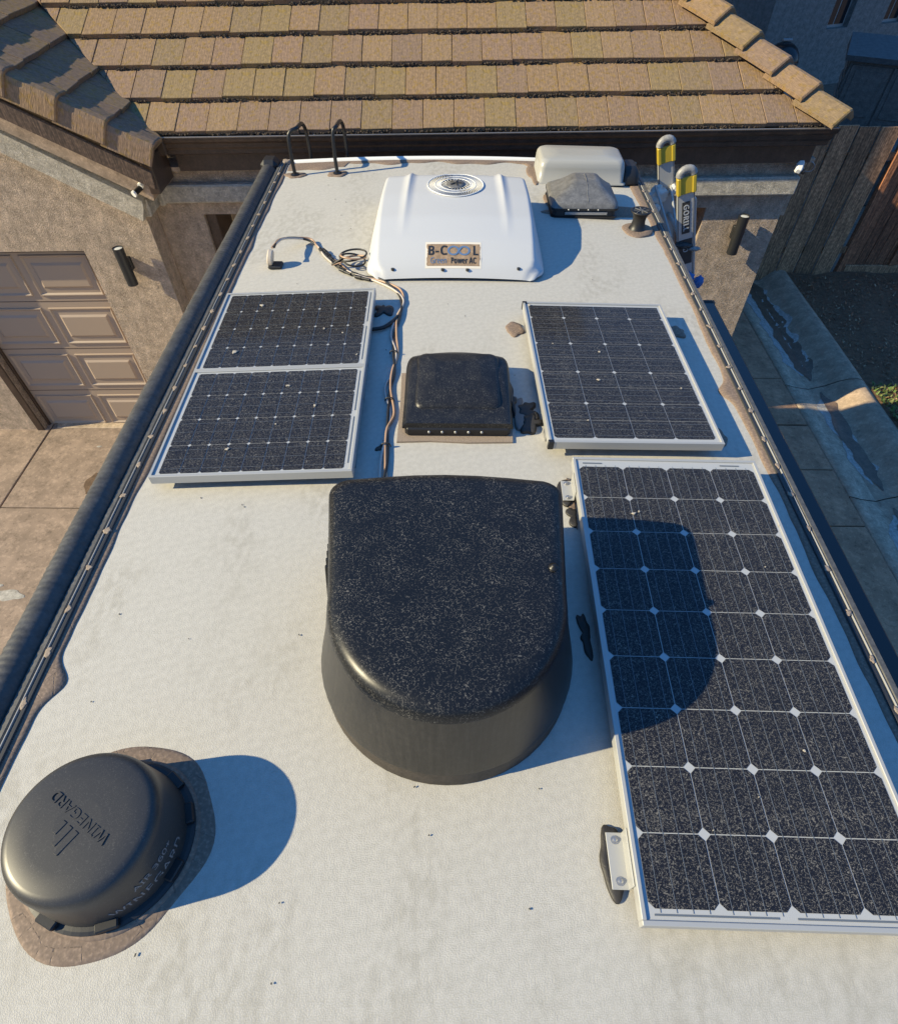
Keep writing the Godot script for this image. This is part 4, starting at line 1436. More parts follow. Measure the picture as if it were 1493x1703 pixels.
	slab(st, PackedVector2Array([Vector2(-0.42, 0.475), Vector2(0.42, 0.475), Vector2(0.455, 0.3), Vector2(0.455, -0.45), Vector2(-0.455, -0.45), Vector2(-0.455, 0.3)]), -0.004, 0.022)
	obj("base_pan", st, M.black_plastic, wa)
	# grille: dark well, rings, curved blades, hub
	var gc := Vector2(0.0, -0.215)
	var gy := func(x: float, z: float) -> float: return cool_h(x, z)
	st = sft()
	var r0 := []
	for q in [[0.160, 0.0], [0.158, 0.0025]]:
		var ring := []
		for j in 64:
			var a := -TAU * j / 64
			var x: float = gc.x + q[0] * cos(a)
			var z: float = gc.y + q[0] * sin(a)
			ring.append(Vector3(x, gy.call(x, z) + q[1], z))
		r0.append(ring)
	loft(st, r0, 0, false, true)
	obj("fan_well", st, M.black_plastic, wa)
	st = sft()
	for q in [[0.160, 0.0032], [0.117, 0.0024], [0.085, 0.0024]]:
		var path := []
		for j in 65:
			var a := -TAU * j / 64
			var x: float = gc.x + q[0] * cos(a)
			var z: float = gc.y + q[0] * sin(a)
			path.append(Vector3(x, gy.call(x, z) + 0.004, z))
		tube(st, path, q[1], 6)
	for k in 72:
		var path := []
		for j in 6:
			var inner := 0.052 if k % 3 == 0 else 0.086
			var rr := lerpf(inner, 0.158, j / 5.0)
			var a := TAU * k / 72.0 + 5.0 * (rr - 0.052)
			var x: float = gc.x + rr * cos(a)
			var z: float = gc.y + rr * sin(a)
			path.append(Vector3(x, gy.call(x, z) + 0.004, z))
		tube(st, path, 0.0016, 4)
	obj("fan_grille", st, M.white_paint, wa)
	st = sft()
	lathe(st, Vector3(gc.x, cool_h(0, gc.y), gc.y), [Vector2(0.056, 0.002), Vector2(0.054, 0.008), Vector2(0.03, 0.010)], 28, 0, false, true)
	var hub := obj("hub", st, M.grey_plastic, wa)
	st = sft()
	for k in 5:
		var a := TAU * k / 5.0
		box(st, Vector3(gc.x + 0.02 * cos(a), cool_h(0, gc.y) + 0.012, gc.y + 0.02 * sin(a)), Vector3(0.03, 0.006, 0.006), 0.001, Basis(Vector3.UP, -a))
	obj("spider", st, M.rail_black, hub)
	# sticker and its faded print
	var on := func(x: float, z: float, l: float) -> Vector3:
		var n := Vector3(0, 1, -(cool_h(x, z + 0.002) - cool_h(x, z - 0.002)) / 0.004).normalized()
		return Vector3(x, cool_h(x, z), z) + n * l
	var patch := func(x0: float, x1: float, z0: float, z1: float, l: float, rag: float) -> SurfaceTool:
		var s := sft()
		var rr := []
		for k in 15:
			var z := lerpf(z1, z0, k / 14.0)
			var row := []
			var e := rag * rng.randf_range(-1, 1)
			var e2 := rag * rng.randf_range(-1, 1)
			for j in 15:
				row.append(on.call(lerpf(x0 + e, x1 + e2, j / 14.0), z, l))
			rr.append(row)
		loft(s, rr, 0, false, false, false)
		return s
	var stk := obj("sticker", patch.call(-0.158, 0.136, 0.345, 0.472, 0.001, 0.0), M.label, wa)
	obj("faded_area", patch.call(-0.148, 0.128, 0.356, 0.462, 0.0018, 0.004), M.label_faded, stk)
	var zmap := func(cx: float, cz: float, sx: float) -> Callable:
		return func(p: Vector3) -> Vector3: return on.call(cx + p.x * sx, cz - p.y * 1.25, 0.003 + p.z)
	obj("lettering", letters("B", 0.040, 0.001, zmap.call(-0.128, 0.392, 1.1), true), M.ink, stk)
	obj("lettering", letters("-", 0.040, 0.001, zmap.call(-0.096, 0.392, 1.2), true), M.ink, stk)
	obj("lettering", letters("C", 0.040, 0.001, zmap.call(-0.062, 0.392, 1.2), true), M.ink, stk)
	obj("lettering", letters("L", 0.040, 0.001, zmap.call(0.104, 0.392, 1.1), true), M.ink, stk)
	for k in 2:
		st = sft()
		var cx := [-0.010, 0.046][k] as float
		var rr := []
		for j in 37:
			var a := TAU * j / 36.0
			rr.append([on.call(cx + 0.021 * cos(a), 0.392 + 0.017 * sin(a), 0.0032), on.call(cx + 0.032 * cos(a), 0.392 + 0.026 * sin(a), 0.0032)])
		loft(st, rr, 0, false, false, false)
		obj("lettering", st, M.ink_blue, stk)
	st = sft()
	var bar_ := []
	for j in 9:
		var t := j / 8.0
		bar_.append([on.call(lerpf(0.003, 0.033, t) - 0.004, lerpf(0.412, 0.372, t), 0.0042), on.call(lerpf(0.003, 0.033, t) + 0.004, lerpf(0.415, 0.375, t), 0.0042)])
	loft(st, bar_, 0, false, false, false)
	obj("lettering", st, M.ink_blue, stk)
	obj("lettering", letters("Green", 0.019, 0.001, zmap.call(-0.088, 0.441, 1.2), false), M.ink_blue, stk)
	obj("lettering", letters("Power AC", 0.019, 0.001, zmap.call(0.042, 0.441, 1.12), true), M.ink, stk)
	for q in [[-0.329, 0.472], [-0.066, 0.478], [0.064, 0.478], [0.333, 0.466]]:
		st = sft()
		var c: Vector3 = on.call(q[0], q[1], 0.0)
		lathe(st, c, [Vector2(0.009, -0.003), Vector2(0.009, 0.006), Vector2(0.004, 0.007)], 14, -1, false, true)
		obj("cover_screw", st, M.rail_black, wa)
	# --- black roof fan cover
	var fv := thing("roof_vent", "square dusty black roof vent with a raised centre and a row of screws", "vent", Vector3(0.02, RH, -2.09))
	st = sft()
	slab(st, PackedVector2Array([Vector2(-0.232, 0.262), Vector2(-0.1, 0.256), Vector2(0.05, 0.264), Vector2(0.226, 0.258), Vector2(0.232, 0.1), Vector2(0.225, -0.2), Vector2(-0.238, -0.2), Vector2(-0.232, 0.0)]), -0.003, 0.007, 0.003)
	obj("sealant_bed", st, M.screw_putty, fv)
	st = sft()
	box(st, Vector3(0.008, 0.026, -0.0), Vector3(0.418, 0.05, 0.455), 0.012)
	obj("base_frame", st, M.black_plastic, fv)
	st = sft()
	rings = []
	for k in 17:
		var z := 0.222 - 0.45 * k / 16.0
		rings.append(vent_ring(z, 0.0))
	loft(st, rings, 0, true, true, false)
	obj("lid", st, M.vent_black, fv)
	st = sft()
	var rr2 := []
	for q in [[0.0, -0.004], [0.004, 0.006], [0.010, 0.010], [0.02, 0.0115], [0.08, 0.012]]:
		var ring := []
		for p in round_rect(0.008, -0.005, 0.172 - q[0], 0.150 - q[0], 0.03):
			ring.append(Vector3(p.x, vent_h(p.x, p.y) + q[1], p.y))
		rr2.append(ring)
	loft(st, rr2, 0, false, true)
	obj("raised_centre", st, M.vent_black, fv)
	for k in 5:
		st = sft()
		lathe(st, Vector3.ZERO, [Vector2(0.0055, 0.0), Vector2(0.005, 0.003), Vector2(0.002, 0.004)], 10, 0, false, true)
		var o := obj("screw", st, M.alu, fv)
		o.transform = Transform3D(Basis(Vector3.RIGHT, PI / 2), Vector3(-0.105 + k * 0.052, 0.028, 0.2275))
	st = sft()
	box(st, Vector3(0.222, 0.05, 0.02), Vector3(0.02, 0.03, 0.12), 0.005)
	obj("hinge", st, M.black_plastic, fv)
	# --- pale refrigerator vent at the rear
	var pv := thing("refrigerator_vent", "translucent cream plastic vent hood at the rear edge of the roof", "vent", Vector3(0.86, RH + roof_y(0.86), -4.66))
	st = sft()
	rings = []
	for q in [[0.300, 0.175, 0.002, 0.02], [0.300, 0.175, 0.012, 0.02], [0.289, 0.165, 0.014, 0.035], [0.285, 0.160, 0.09, 0.04], [0.281, 0.154, 0.115, 0.045], [0.272, 0.144, 0.130, 0.05], [0.258, 0.13, 0.137, 0.05], [0.15, 0.05, 0.141, 0.03]]:
		var ring := []
		for p in round_rect(0.0, 0.0, q[0], q[1], q[3]):
			ring.append(Vector3(p.x + 0.0, q[2] * (1.0 - 0.12 * p.x), p.y))
		rings.append(ring)
	loft(st, rings, 0, false, true)
	obj("hood", st, M.pale_plastic, pv)
	st = sft()
	rings = []
	for q in [[0.06, 0.12, 0.0, 0.03], [0.06, 0.12, 0.04, 0.04], [0.05, 0.10, 0.075, 0.04], [0.03, 0.06, 0.09, 0.02]]:
		var ring := []
		for p in round_rect(0.335, 0.03, q[0], q[1], q[3]):
			ring.append(Vector3(p.x, q[2], p.y))
		rings.append(ring)
	loft(st, rings, 0, false, true)
	obj("dark_end", st, M.black_plastic, pv)
	# --- grey hooded vent
	var gv := thing("roof_vent", "weathered grey roof vent with a humped lid beside the white air conditioner", "vent", Vector3(0.81, RH + roof_y(0.81), -4.15))
	st = sft()
	rings = []
	for q in [[0.205, 0.195, 0.004], [0.205, 0.195, 0.012], [0.195, 0.185, 0.014], [0.19, 0.18, 0.045], [0.207, 0.197, 0.047], [0.207, 0.197, 0.058]]:
		var ring := []
		for p in round_rect(0, 0, q[0], q[1], 0.03):
			ring.append(Vector3(p.x, q[2], p.y))
		rings.append(ring)
	loft(st, rings, -1, false, true)
	obj("base_frame", st, M.black_plastic, gv)
	st = sft()
	rings = []
	for q in [[0.0, 0.0, 0.206, 0.196, 0.058, 0.04], [0.0, 0.0, 0.202, 0.192, 0.074, 0.045], [0.0, -0.005, 0.185, 0.175, 0.084, 0.05], [0.01, -0.03, 0.14, 0.135, 0.105, 0.05], [0.015, -0.045, 0.10, 0.10, 0.130, 0.045], [0.018, -0.055, 0.085, 0.085, 0.140, 0.04], [0.018, -0.06, 0.06, 0.06, 0.145, 0.03]]:
		var ring := []
		for p in round_rect(q[0], q[1], q[2], q[3], q[5]):
			ring.append(Vector3(p.x, q[4], p.y))
		rings.append(ring)
	loft(st, rings, 0, false, true)
	obj("lid", st, M.grey_plastic, gv)
	st = sft()
	tube(st, [Vector3(0.018, 0.085, 0.165), Vector3(0.018, 0.106, 0.10), Vector3(0.018, 0.134, 0.045), Vector3(0.018, 0.146, 0.0), Vector3(0.018, 0.146, -0.1)], 0.003, 6)
	obj("seam", st, M.grey_plastic, gv)
	st = sft()
	box(st, Vector3(0.01, 0.03, 0.188), Vector3(0.26, 0.018, 0.008), 0.002)
	obj("hinge_strip", st, M.alu_dark, gv)
	for k in 4:
		st = sft()
		lathe(st, Vector3.ZERO, [Vector2(0.005, 0.0), Vector2(0.003, 0.003)], 10, 0, false, true)
		var o := obj("screw", st, M.alu, gv)
		o.transform = Transform3D(Basis(Vector3.RIGHT, PI / 2), Vector3(-0.10 + k * 0.06, 0.052, 0.197))
	# --- plumbing vent
	var pp := thing("pipe_vent", "short black flared pipe vent on a round brown sealant patch", "vent", Vector3(1.118, RH + roof_y(1.118), -3.835))
	st = sft()
	blob(st, 0.0, 0.01, 0.088, 0.105, 0.010, 44, 0.06, 40, false)
	obj("sealant_ring", st, M.sealant, pp)
	st = sft()
	lathe(st, Vector3.ZERO, [Vector2(0.055, 0.008), Vector2(0.048, 0.016), Vector2(0.041, 0.03), Vector2(0.037, 0.055), Vector2(0.040, 0.080), Vector2(0.052, 0.098), Vector2(0.060, 0.104), Vector2(0.060, 0.110), Vector2(0.053, 0.111), Vector2(0.050, 0.106), Vector2(0.02, 0.108)], 36, 0, false, true)
	obj("pipe", st, M.black_plastic, pp)
	st = sft()
	for k in 4:
		box(st, Vector3(0, 0.110, 0), Vector3(0.09, 0.003, 0.004), 0.0, Basis(Vector3.UP, PI * k / 4.0))
	obj("cap_rib", st, M.grey_plastic, pp)
	cables()

func cool_h(x: float, z: float) -> float:
	var zp := [-0.52, -0.50, -0.45, -0.36, -0.1, 0.15, 0.33, 0.43, 0.485, 0.50]
	var hp := [0.05, 0.13, 0.18, 0.205, 0.205, 0.185, 0.14, 0.09, 0.045, 0.02]
	var h: float = hp[0] if z < -0.52 else hp[9]
	for k in 9:
		if z >= zp[k] and z <= zp[k + 1]:
			h = lerpf(hp[k], hp[k + 1], (z - zp[k]) / (zp[k + 1] - zp[k]))
	var fade := clampf((0.30 - z) / 0.6, 0.0, 1.0)
	for s in [-1.0, 1.0]:
		var c: float = s * (0.262 + 0.02 * clampf((z + 0.5) / 0.8, 0.0, 1.0))
		var dd := absf(x - c)
		h += fade * 0.015 * pow(maxf(0.0, 1.0 - dd / 0.04), 1.6)
	return h - 0.012 * pow(x / 0.4, 2.0)

func cool_ring(z: float) -> Array:
	var e := clampf((z + 0.52) / 1.02, 0.0, 1.0)
	var wb := 0.475 - 0.022 * pow(absf(e - 0.62) / 0.62, 2.6)
	wb -= 0.05 * smoothstep(0.93, 1.0, e)
	var wt := wb - 0.055
	var o := []
	var hc := cool_h(0.0, z)
	var ht := cool_h(wt, z)
	for s in [-1.0, 1.0]:
		var side := [[wb, 0.012], [wb, minf(0.03, hc * 0.6)], [lerpf(wb, wt, 0.45), ht * 0.55], [lerpf(wb, wt, 0.85), ht * 0.88], [wt, ht - 0.006 * hc / 0.2]]
		if s < 0:
			for p in side:
				o.append(Vector3(-p[0], p[1], z))
			for k in 97:
				var x := lerpf(-wt + 0.012, wt - 0.012, k / 96.0)
				o.append(Vector3(x, cool_h(x, z), z))
		else:
			side.reverse()
			for p in side:
				o.append(Vector3(p[0], p[1], z))
	return o

func vent_h(x: float, z: float) -> float:
	var t := clampf((0.222 - z) / 0.45, 0.0, 1.0)
	var crown := 1.0 - pow(absf((x - 0.008) / 0.22), 2.2)
	var ridge := lerpf(0.066, 0.108, smoothstep(0.0, 0.75, t)) + 0.030 * crown * smoothstep(0.0, 0.6, t)
	return ridge - 0.045 * smoothstep(0.82, 1.0, t)

func vent_ring(z: float, _k: float) -> Array:
	var o := []
	var w := 0.217 - 0.012 * smoothstep(-0.1, -0.228, z)
	for s in [-1.0, 1.0]:
		var edge := [[w, 0.040], [w + 0.002, 0.046], [w - 0.001, vent_h(0.008 + s * w, z) - 0.018], [w - 0.007, vent_h(0.008 + s * w, z) - 0.005]]
		if s < 0:
			for p in edge:
				o.append(Vector3(0.008 - p[0], p[1], z))
			for k in 21:
				var x := 0.008 + lerpf(-w + 0.018, w - 0.018, k / 20.0)
				o.append(Vector3(x, vent_h(x, z), z))
		else:
			edge.reverse()
			for p in edge:
				o.append(Vector3(0.008 + p[0], p[1], z))
	return o

# anticlockwise from above, starting on the right
func round_rect(cx: float, cz: float, hx: float, hz: float, r: float, seg := 7) -> Array:
	var o := []
	for q in [[1, -1, 0.0], [-1, -1, PI / 2], [-1, 1, PI], [1, 1, PI * 1.5]]:
		for k in seg:
			var a: float = q[2] + PI / 2 * k / (seg - 1)
			o.append(Vector2(cx + q[0] * (hx - r) + r * cos(a), cz + q[1] * (hz - r) - r * sin(a)))
	return o

func cables() -> void:
	var st: SurfaceTool
	# a cable entry gland: a pale disc on edge with a dark foot
	var g := thing("cable_gland", "beige round cable entry cap standing on the roof beside the awning", "cable cap", Vector3(-0.985, RH + roof_y(-0.985), -3.33))
	st = sft()
	box(st, Vector3(0.012, 0.009, 0.0), Vector3(0.075, 0.018, 0.07), 0.006)
	obj("foot", st, M.black_plastic, g)
	st = sft()
	lathe(st, Vector3.ZERO, [Vector2(0.036, -0.013), Vector2(0.040, -0.008), Vector2(0.040, 0.008), Vector2(0.035, 0.013)], 28, -1, true, true)
	var dsc := obj("cap", st, M.beige_plastic, g)
	dsc.transform = Transform3D(Basis(Vector3.BACK, 1.35), Vector3(-0.008, 0.050, 0.0))
	# the wires: four in a loose bundle, from the gland past the vent to the big air conditioner
	var run := [Vector2(-0.971, -3.345), Vector2(-0.956, -3.464), Vector2(-0.905, -3.562), Vector2(-0.824, -3.602), Vector2(-0.761, -3.527), Vector2(-0.695, -3.417), Vector2(-0.632, -3.311), Vector2(-0.52, -3.19), Vector2(-0.386, -3.127), Vector2(-0.284, -3.02), Vector2(-0.246, -2.899), Vector2(-0.262, -2.755), Vector2(-0.272, -2.594), Vector2(-0.254, -2.443), Vector2(-0.256, -2.301), Vector2(-0.267, -2.169), Vector2(-0.248, -2.004), Vector2(-0.254, -1.889), Vector2(-0.251, -1.711), Vector2(-0.245, -1.50), Vector2(-0.245, -1.22)]
	var looks := [["tan insulated wire snaking over the roof from the beige cable cap", "cable_tan", 0.0055], ["black wire in the bundle snaking over the roof from the beige cable cap", "cable_black", 0.006], ["pale wire in the bundle snaking over the roof from the beige cable cap", "cable_pale", 0.005]]
	for k in 3:
		var pts := []
		for i in run.size():
			var p: Vector2 = run[i]
			var dd: Vector2 = (run[mini(i + 1, run.size() - 1)] - run[maxi(i - 1, 0)]).normalized()
			var sp := 0.010 * sin(i * 1.9 + k * 2.3) + (k - 1) * 0.006
			p += Vector2(-dd.y, dd.x) * sp
			var y := 0.007 + 0.006 * (1.0 + sin(i * 2.3 + k * 2.1)) * 0.5 + (0.085 if i == 0 else 0.075 if i == 1 else 0.04 if i == 2 else 0.01 if i == 3 else 0.0)
			pts.append(Vector3(p.x, roof_y(p.x) + y, p.y))
		st = sft()
		tube(st, smooth_path(pts, 0.012), looks[k][2], 8)
		var w := thing("wire", looks[k][0], "wire", Vector3(0, RH, 0))
		obj("insulation", st, M[looks[k][1]], w)
	# coil of spare wire
	var co := thing("wire_coil", "small coil of spare black and tan wire beside the white air conditioner", "wire", Vector3(0, RH, 0))
	for k in 3:
		var pts := [Vector3(-0.655, 0.008, -3.29)]
		for j in 15:
			var a := TAU * j / 12.0 + 2.6
			pts.append(Vector3(-0.535 + (0.062 + 0.006 * k) * cos(a), 0.015 + 0.018 * (1.0 + sin(a * 0.7 + k * 2.0)) + 0.006 * k, -3.31 + (0.058 - 0.005 * k) * sin(a)))
		st = sft()
		tube(st, smooth_path(pts, 0.012), 0.0048, 8)
		obj("loop", st, [M.cable_black, M.cable_tan, M.cable_black][k], co)
	# plug-in connectors taped in the bundle
	for q in [[-0.730, -3.465, 0.5], [-0.705, -3.455, 0.6], [-0.685, -3.39, 0.5], [-0.655, -3.36, 0.65], [-0.60, -3.27, 0.75], [-0.575, -3.225, 0.85], [-0.50, -3.185, 1.05], [-0.475, -3.15, 1.15]]:
		var c := thing("wire_connector", "black plug connector in the wire bundle", "connector", Vector3(q[0], RH + roof_y(q[0]) + 0.011, q[1]), "plug connectors in the wire bundle")
		c.rotation.y = q[2]
		st = sft()
		tube(st, [Vector3(0, 0, -0.042), Vector3(0, 0, -0.006)], 0.010, 10)
		obj("socket", st, M.black_plastic, c)
		st = sft()
		tube(st, [Vector3(0, 0, -0.007), Vector3(0, 0, 0.045)], 0.0075, 10)
		obj("plug", st, M.cable_black, c)
	var cz := thing("wire", "short black lead running under the edge of the left solar panels", "wire", Vector3(0, RH, 0))
	st = sft()
	tube(st, smooth_path([Vector3(-0.262, 0.010, -2.76), Vector3(-0.29, 0.012, -2.70), Vector3(-0.33, 0.013, -2.65), Vector3(-0.40, 0.014, -2.63), Vector3(-0.46, 0.02, -2.63)], 0.01), 0.009, 8)
	obj("insulation", st, M.cable_black, cz)
	for q in [[-0.262, -2.44, "black tie on the wire bundle where the two awning-side solar panels meet"], [-0.258, -2.09, "black tie on the wire bundle beside the middle of the square black vent"], [-0.252, -1.80, "black tie on the wire bundle just before the big black air conditioner"]]:
		var tie := thing("cable_tie", q[2], "cable tie", Vector3(q[0], RH + 0.010, q[1]), "ties on the wire bundle")
		st = sft()
		tube(st, smooth_path([Vector3(-0.018, -0.004, 0), Vector3(-0.014, 0.009, 0), Vector3(0.0, 0.013, 0), Vector3(0.014, 0.009, 0), Vector3(0.018, -0.004, 0)], 0.004), 0.003, 6)
		obj("band", st, M.rail_black, tie)

# ---------------------------------------------------------------- solar panels
func solar(label: String, group: String, org: Vector3, along_u: Vector3, along_w: Vector3, W: float, L: float, nu: int, nw: int, mar: Array, bus_w: bool, cham: String, gap: float) -> Node3D:
	var x := along_u.normalized()
	var y := along_w.cross(x).normalized()
	var z := x.cross(y).normalized()
	var p := thing("solar_panel", label, "solar panel", org + Vector3(0, RH, 0), group)
	p.basis = Basis(x, y, z)
	var st := sft()
	# frame: four mitred bars with an inner lip
	for q in [[Vector3(W / 2, -0.0175, 0.0055), Vector3(W, 0.035, 0.011)], [Vector3(W / 2, -0.0175, L - 0.0055), Vector3(W, 0.035, 0.011)], [Vector3(0.0055, -0.0175, L / 2), Vector3(0.011, 0.035, L - 0.0221)], [Vector3(W - 0.0055, -0.0175, L / 2), Vector3(0.011, 0.035, L - 0.0221)]]:
		st = sft()
		box(st, q[0], q[1], 0.0015)
		obj("frame_bar", st, M.alu, p)
	st = sft()
	box(st, Vector3(W / 2, -0.0075, L / 2), Vector3(W - 0.0222, 0.003, L - 0.0222))
	obj("backsheet", st, M.backsheet, p)
	var pu: float = (W - mar[0] - mar[1]) / nu
	var pw: float = (L - mar[2] - mar[3]) / nw
	var meshes := {}
	for v in (["all"] if cham == "all" else ["near", "far"]):
		var k := minf(0.014, minf(pu, pw) * 0.085) if cham == "all" else 0.009
		var a := pu / 2 - gap
		var b := pw / 2 - gap
		var o := PackedVector2Array()
		if v != "near":
			o.append_array([Vector2(a, -b + k), Vector2(a - k, -b), Vector2(-a + k, -b), Vector2(-a, -b + k)])
		else:
			o.append_array([Vector2(a, -b), Vector2(-a, -b)])
		if v != "far":
			o.append_array([Vector2(-a, b - k), Vector2(-a + k, b), Vector2(a - k, b), Vector2(a, b - k)])
		else:
			o.append_array([Vector2(-a, b), Vector2(a, b)])
		st = sft()
		slab(st, o, 0.0, 0.0008)
		meshes[v] = as_mesh(st)
	for i in nu:
		for j in nw:
			var v := "all" if cham == "all" else ("near" if j % 2 == 0 else "far")
			inst("solar_cell", meshes[v], M.cell, p, Transform3D(Basis.IDENTITY, Vector3(mar[0] + pu * (i + 0.5), -0.0059, mar[2] + pw * (j + 0.5))))
	for q in [[0.02, 0.12], [0.02, L - 0.12], [W - 0.02, 0.12], [W - 0.02, L - 0.12]]:
		st = sft()
		box(st, Vector3(q[0], -0.058, q[1]), Vector3(0.03, 0.046, 0.05), 0.002)
		obj("mounting_foot", st, M.alu_dark, p)
	# busbars, thin printed conductors
	st = sft()
	if bus_w:
		for i in nu:
			for k in 4:
				var u: float = mar[0] + pu * (i + (k + 0.7) / 4.4)
				box(st, Vector3(u, -0.0049, L / 2 + (mar[2] - mar[3]) / 2), Vector3(0.0011, 0.0004, L - mar[2] - mar[3] + 0.014))
	else:
		for j in nw:
			for k in 3:
				var w: float = mar[2] + pw * (j + (k + 0.5) / 3.0)
				box(st, Vector3(W / 2 + (mar[0] - mar[1]) / 2, -0.0049, w), Vector3(W - mar[0] - mar[1] + 0.006, 0.0004, 0.0009))
	var bb := obj("busbars", st, M.cell_bar, p)
	bb.set_meta("kind", "stuff")
	st = sft()
	quad(st, Vector3(0.0112, -0.0028, L - 0.0112), Vector3(W - 0.0112, -0.0028, L - 0.0112), Vector3(W - 0.0112, -0.0028, 0.0112), Vector3(0.0112, -0.0028, 0.0112))
	obj("cover_glass", st, M.glass, p)
	return p

func bracket(p: Node3D, at: Vector3, turn: float, len := 0.17) -> void:
	var bs := Basis(Vector3.UP, turn)
	var st := sft()
	box(st, at + bs * Vector3(0.022, -0.058, 0), Vector3(0.04, 0.003, len), 0.001, bs)
	box(st, at + bs * Vector3(0.0025, -0.035, 0), Vector3(0.003, 0.045, len), 0.001, bs)
	var b := obj("mounting_bracket", st, M.alu, p)
	for s in [-1.0, 1.0]:
		st = sft()
		lathe(st, at + bs * Vector3(0.022, -0.0565, s * len * 0.36), [Vector2(0.010, 0.0), Vector2(0.010, 0.002), Vector2(0.006, 0.002), Vector2(0.006, 0.006), Vector2(0.003, 0.007)], 14, -1, false, true)
		obj("bolt", st, M.alu_dark, b)
	st = sft()
	blob(st, (at + bs * Vector3(0.028, 0, 0)).x, (at + bs * Vector3(0.028, 0, 0)).z, 0.034, len * 0.62, 0.006, int(len * 1000) + int(at.z * 100) + 900, 0.10, 36, false)
	var o := obj("sealant_bead", st, M.dark_sealant, b)
	o.position.y = -0.0685

func dropping(p: Node3D, u: float, w: float, r: float, sd: int) -> void:
	var st := sft()
	blob(st, 0, 0, r * 0.6, r * 0.48, r * 0.12, sd, 0.35, 18, false)
	var o := obj("dried_dropping", st, M.droppings, p)
	o.position = Vector3(u, -0.0015, w)

func solar_panels() -> void:
	var a := -0.0202
	var big := solar("long solar panel beside the big black air conditioner, half in its shadow", "", Vector3(0.452, 0.070, -1.6756), Vector3(cos(a), 0, -sin(a)), Vector3(sin(a), 0, cos(a)), 0.67, 1.50, 4, 9, [0.019, 0.019, 0.045, 0.033], true, "all", 0.0012)
	bracket(big, Vector3(0.0, 0.0, 1.36), PI, 0.125)
	bracket(big, Vector3(0.0, 0.0, 0.12), PI, 0.10)
	for q in [[0.18, 0.28, 0.010, 1], [0.20, 0.27, 0.006, 2], [0.66, 0.32, 0.007, 3], [0.48, 1.10, 0.006, 4], [0.56, 0.5, 0.004, 5], [0.12, 1.02, 0.003, 6], [0.2, 1.3, 0.003, 7], [0.33, 1.22, 0.003, 8]]:
		dropping(big, q[0], q[1], q[2], q[3])
	var st := sft()
	for k in 2:
		box(st, Vector3(0.165 + k * 0.31, -0.0049, 1.478), Vector3(0.27, 0.0004, 0.004))
		box(st, Vector3(0.07 + k * 0.5, -0.0049, 0.028), Vector3(0.07, 0.0004, 0.006))
	obj("end_ribbon", st, M.cell_bar, big)
	var sm := solar("small solar panel between the square black vent and the right roof edge", "", Vector3(0.345, 0.076, -2.787), Vector3(0.683, -0.020, -0.019), Vector3(-0.003, 0.0, 1.044), 0.676, 1.035, 4, 9, [0.024, 0.024, 0.026, 0.03], false, "pair", 0.0011)
	for q in [[0.03, 0.03, 0.012, 11], [0.30, 0.42, 0.009, 12], [0.26, 0.63, 0.011, 13], [0.60, 0.68, 0.006, 14], [0.17, 0.90, 0.006, 15], [0.10, 0.36, 0.005, 16]]:
		dropping(sm, q[0], q[1], q[2], q[3])
	for k in 2:
		st = sft()
		box(st, Vector3(0.008, -0.018, [0.006, 1.029][k]), Vector3(0.022, 0.038, 0.016), 0.002)
		obj("corner_cap", st, M.black_plastic, sm)
	var pu := Vector3(0.747, 0.026, -0.014)
	var pw := Vector3(-pu.z, 0, pu.x).normalized()
	var f0 := Vector3(-1.124, 0.045, -2.905)
	var f := solar("solar panel by the awning roll, the one next to the loose wires", "solar panel pair by the awning", f0, pu, pw, 0.745, 0.664, 9, 4, [0.03, 0.033, 0.020, 0.020], false, "all", 0.0010)
	var n := solar("solar panel by the awning roll, the one next to the black air conditioner", "solar panel pair by the awning", f0 + pw * 0.6655, pu, pw, 0.745, 0.664, 9, 4, [0.03, 0.033, 0.020, 0.020], false, "all", 0.0010)
	for q in [[0.2, 0.13, 0.016, 21], [0.53, 0.36, 0.009, 22], [0.62, 0.40, 0.007, 23], [0.15, 0.53, 0.02, 24], [0.70, 0.58, 0.007, 25]]:
		dropping(f, q[0], q[1], q[2], q[3])
	for q in [[0.43, 0.13, 0.012, 31], [0.42, 0.38, 0.006, 32], [0.56, 0.27, 0.01, 33], [0.26, 0.52, 0.012, 34]]:
		dropping(n, q[0], q[1], q[2], q[3])
	for p in [f, n]:
		st = sft()
		for k in 2:
			box(st, Vector3(0.724, -0.0049, 0.17 + k * 0.31), Vector3(0.004, 0.0004, 0.27))
		obj("end_ribbon", st, M.cell_bar, p)

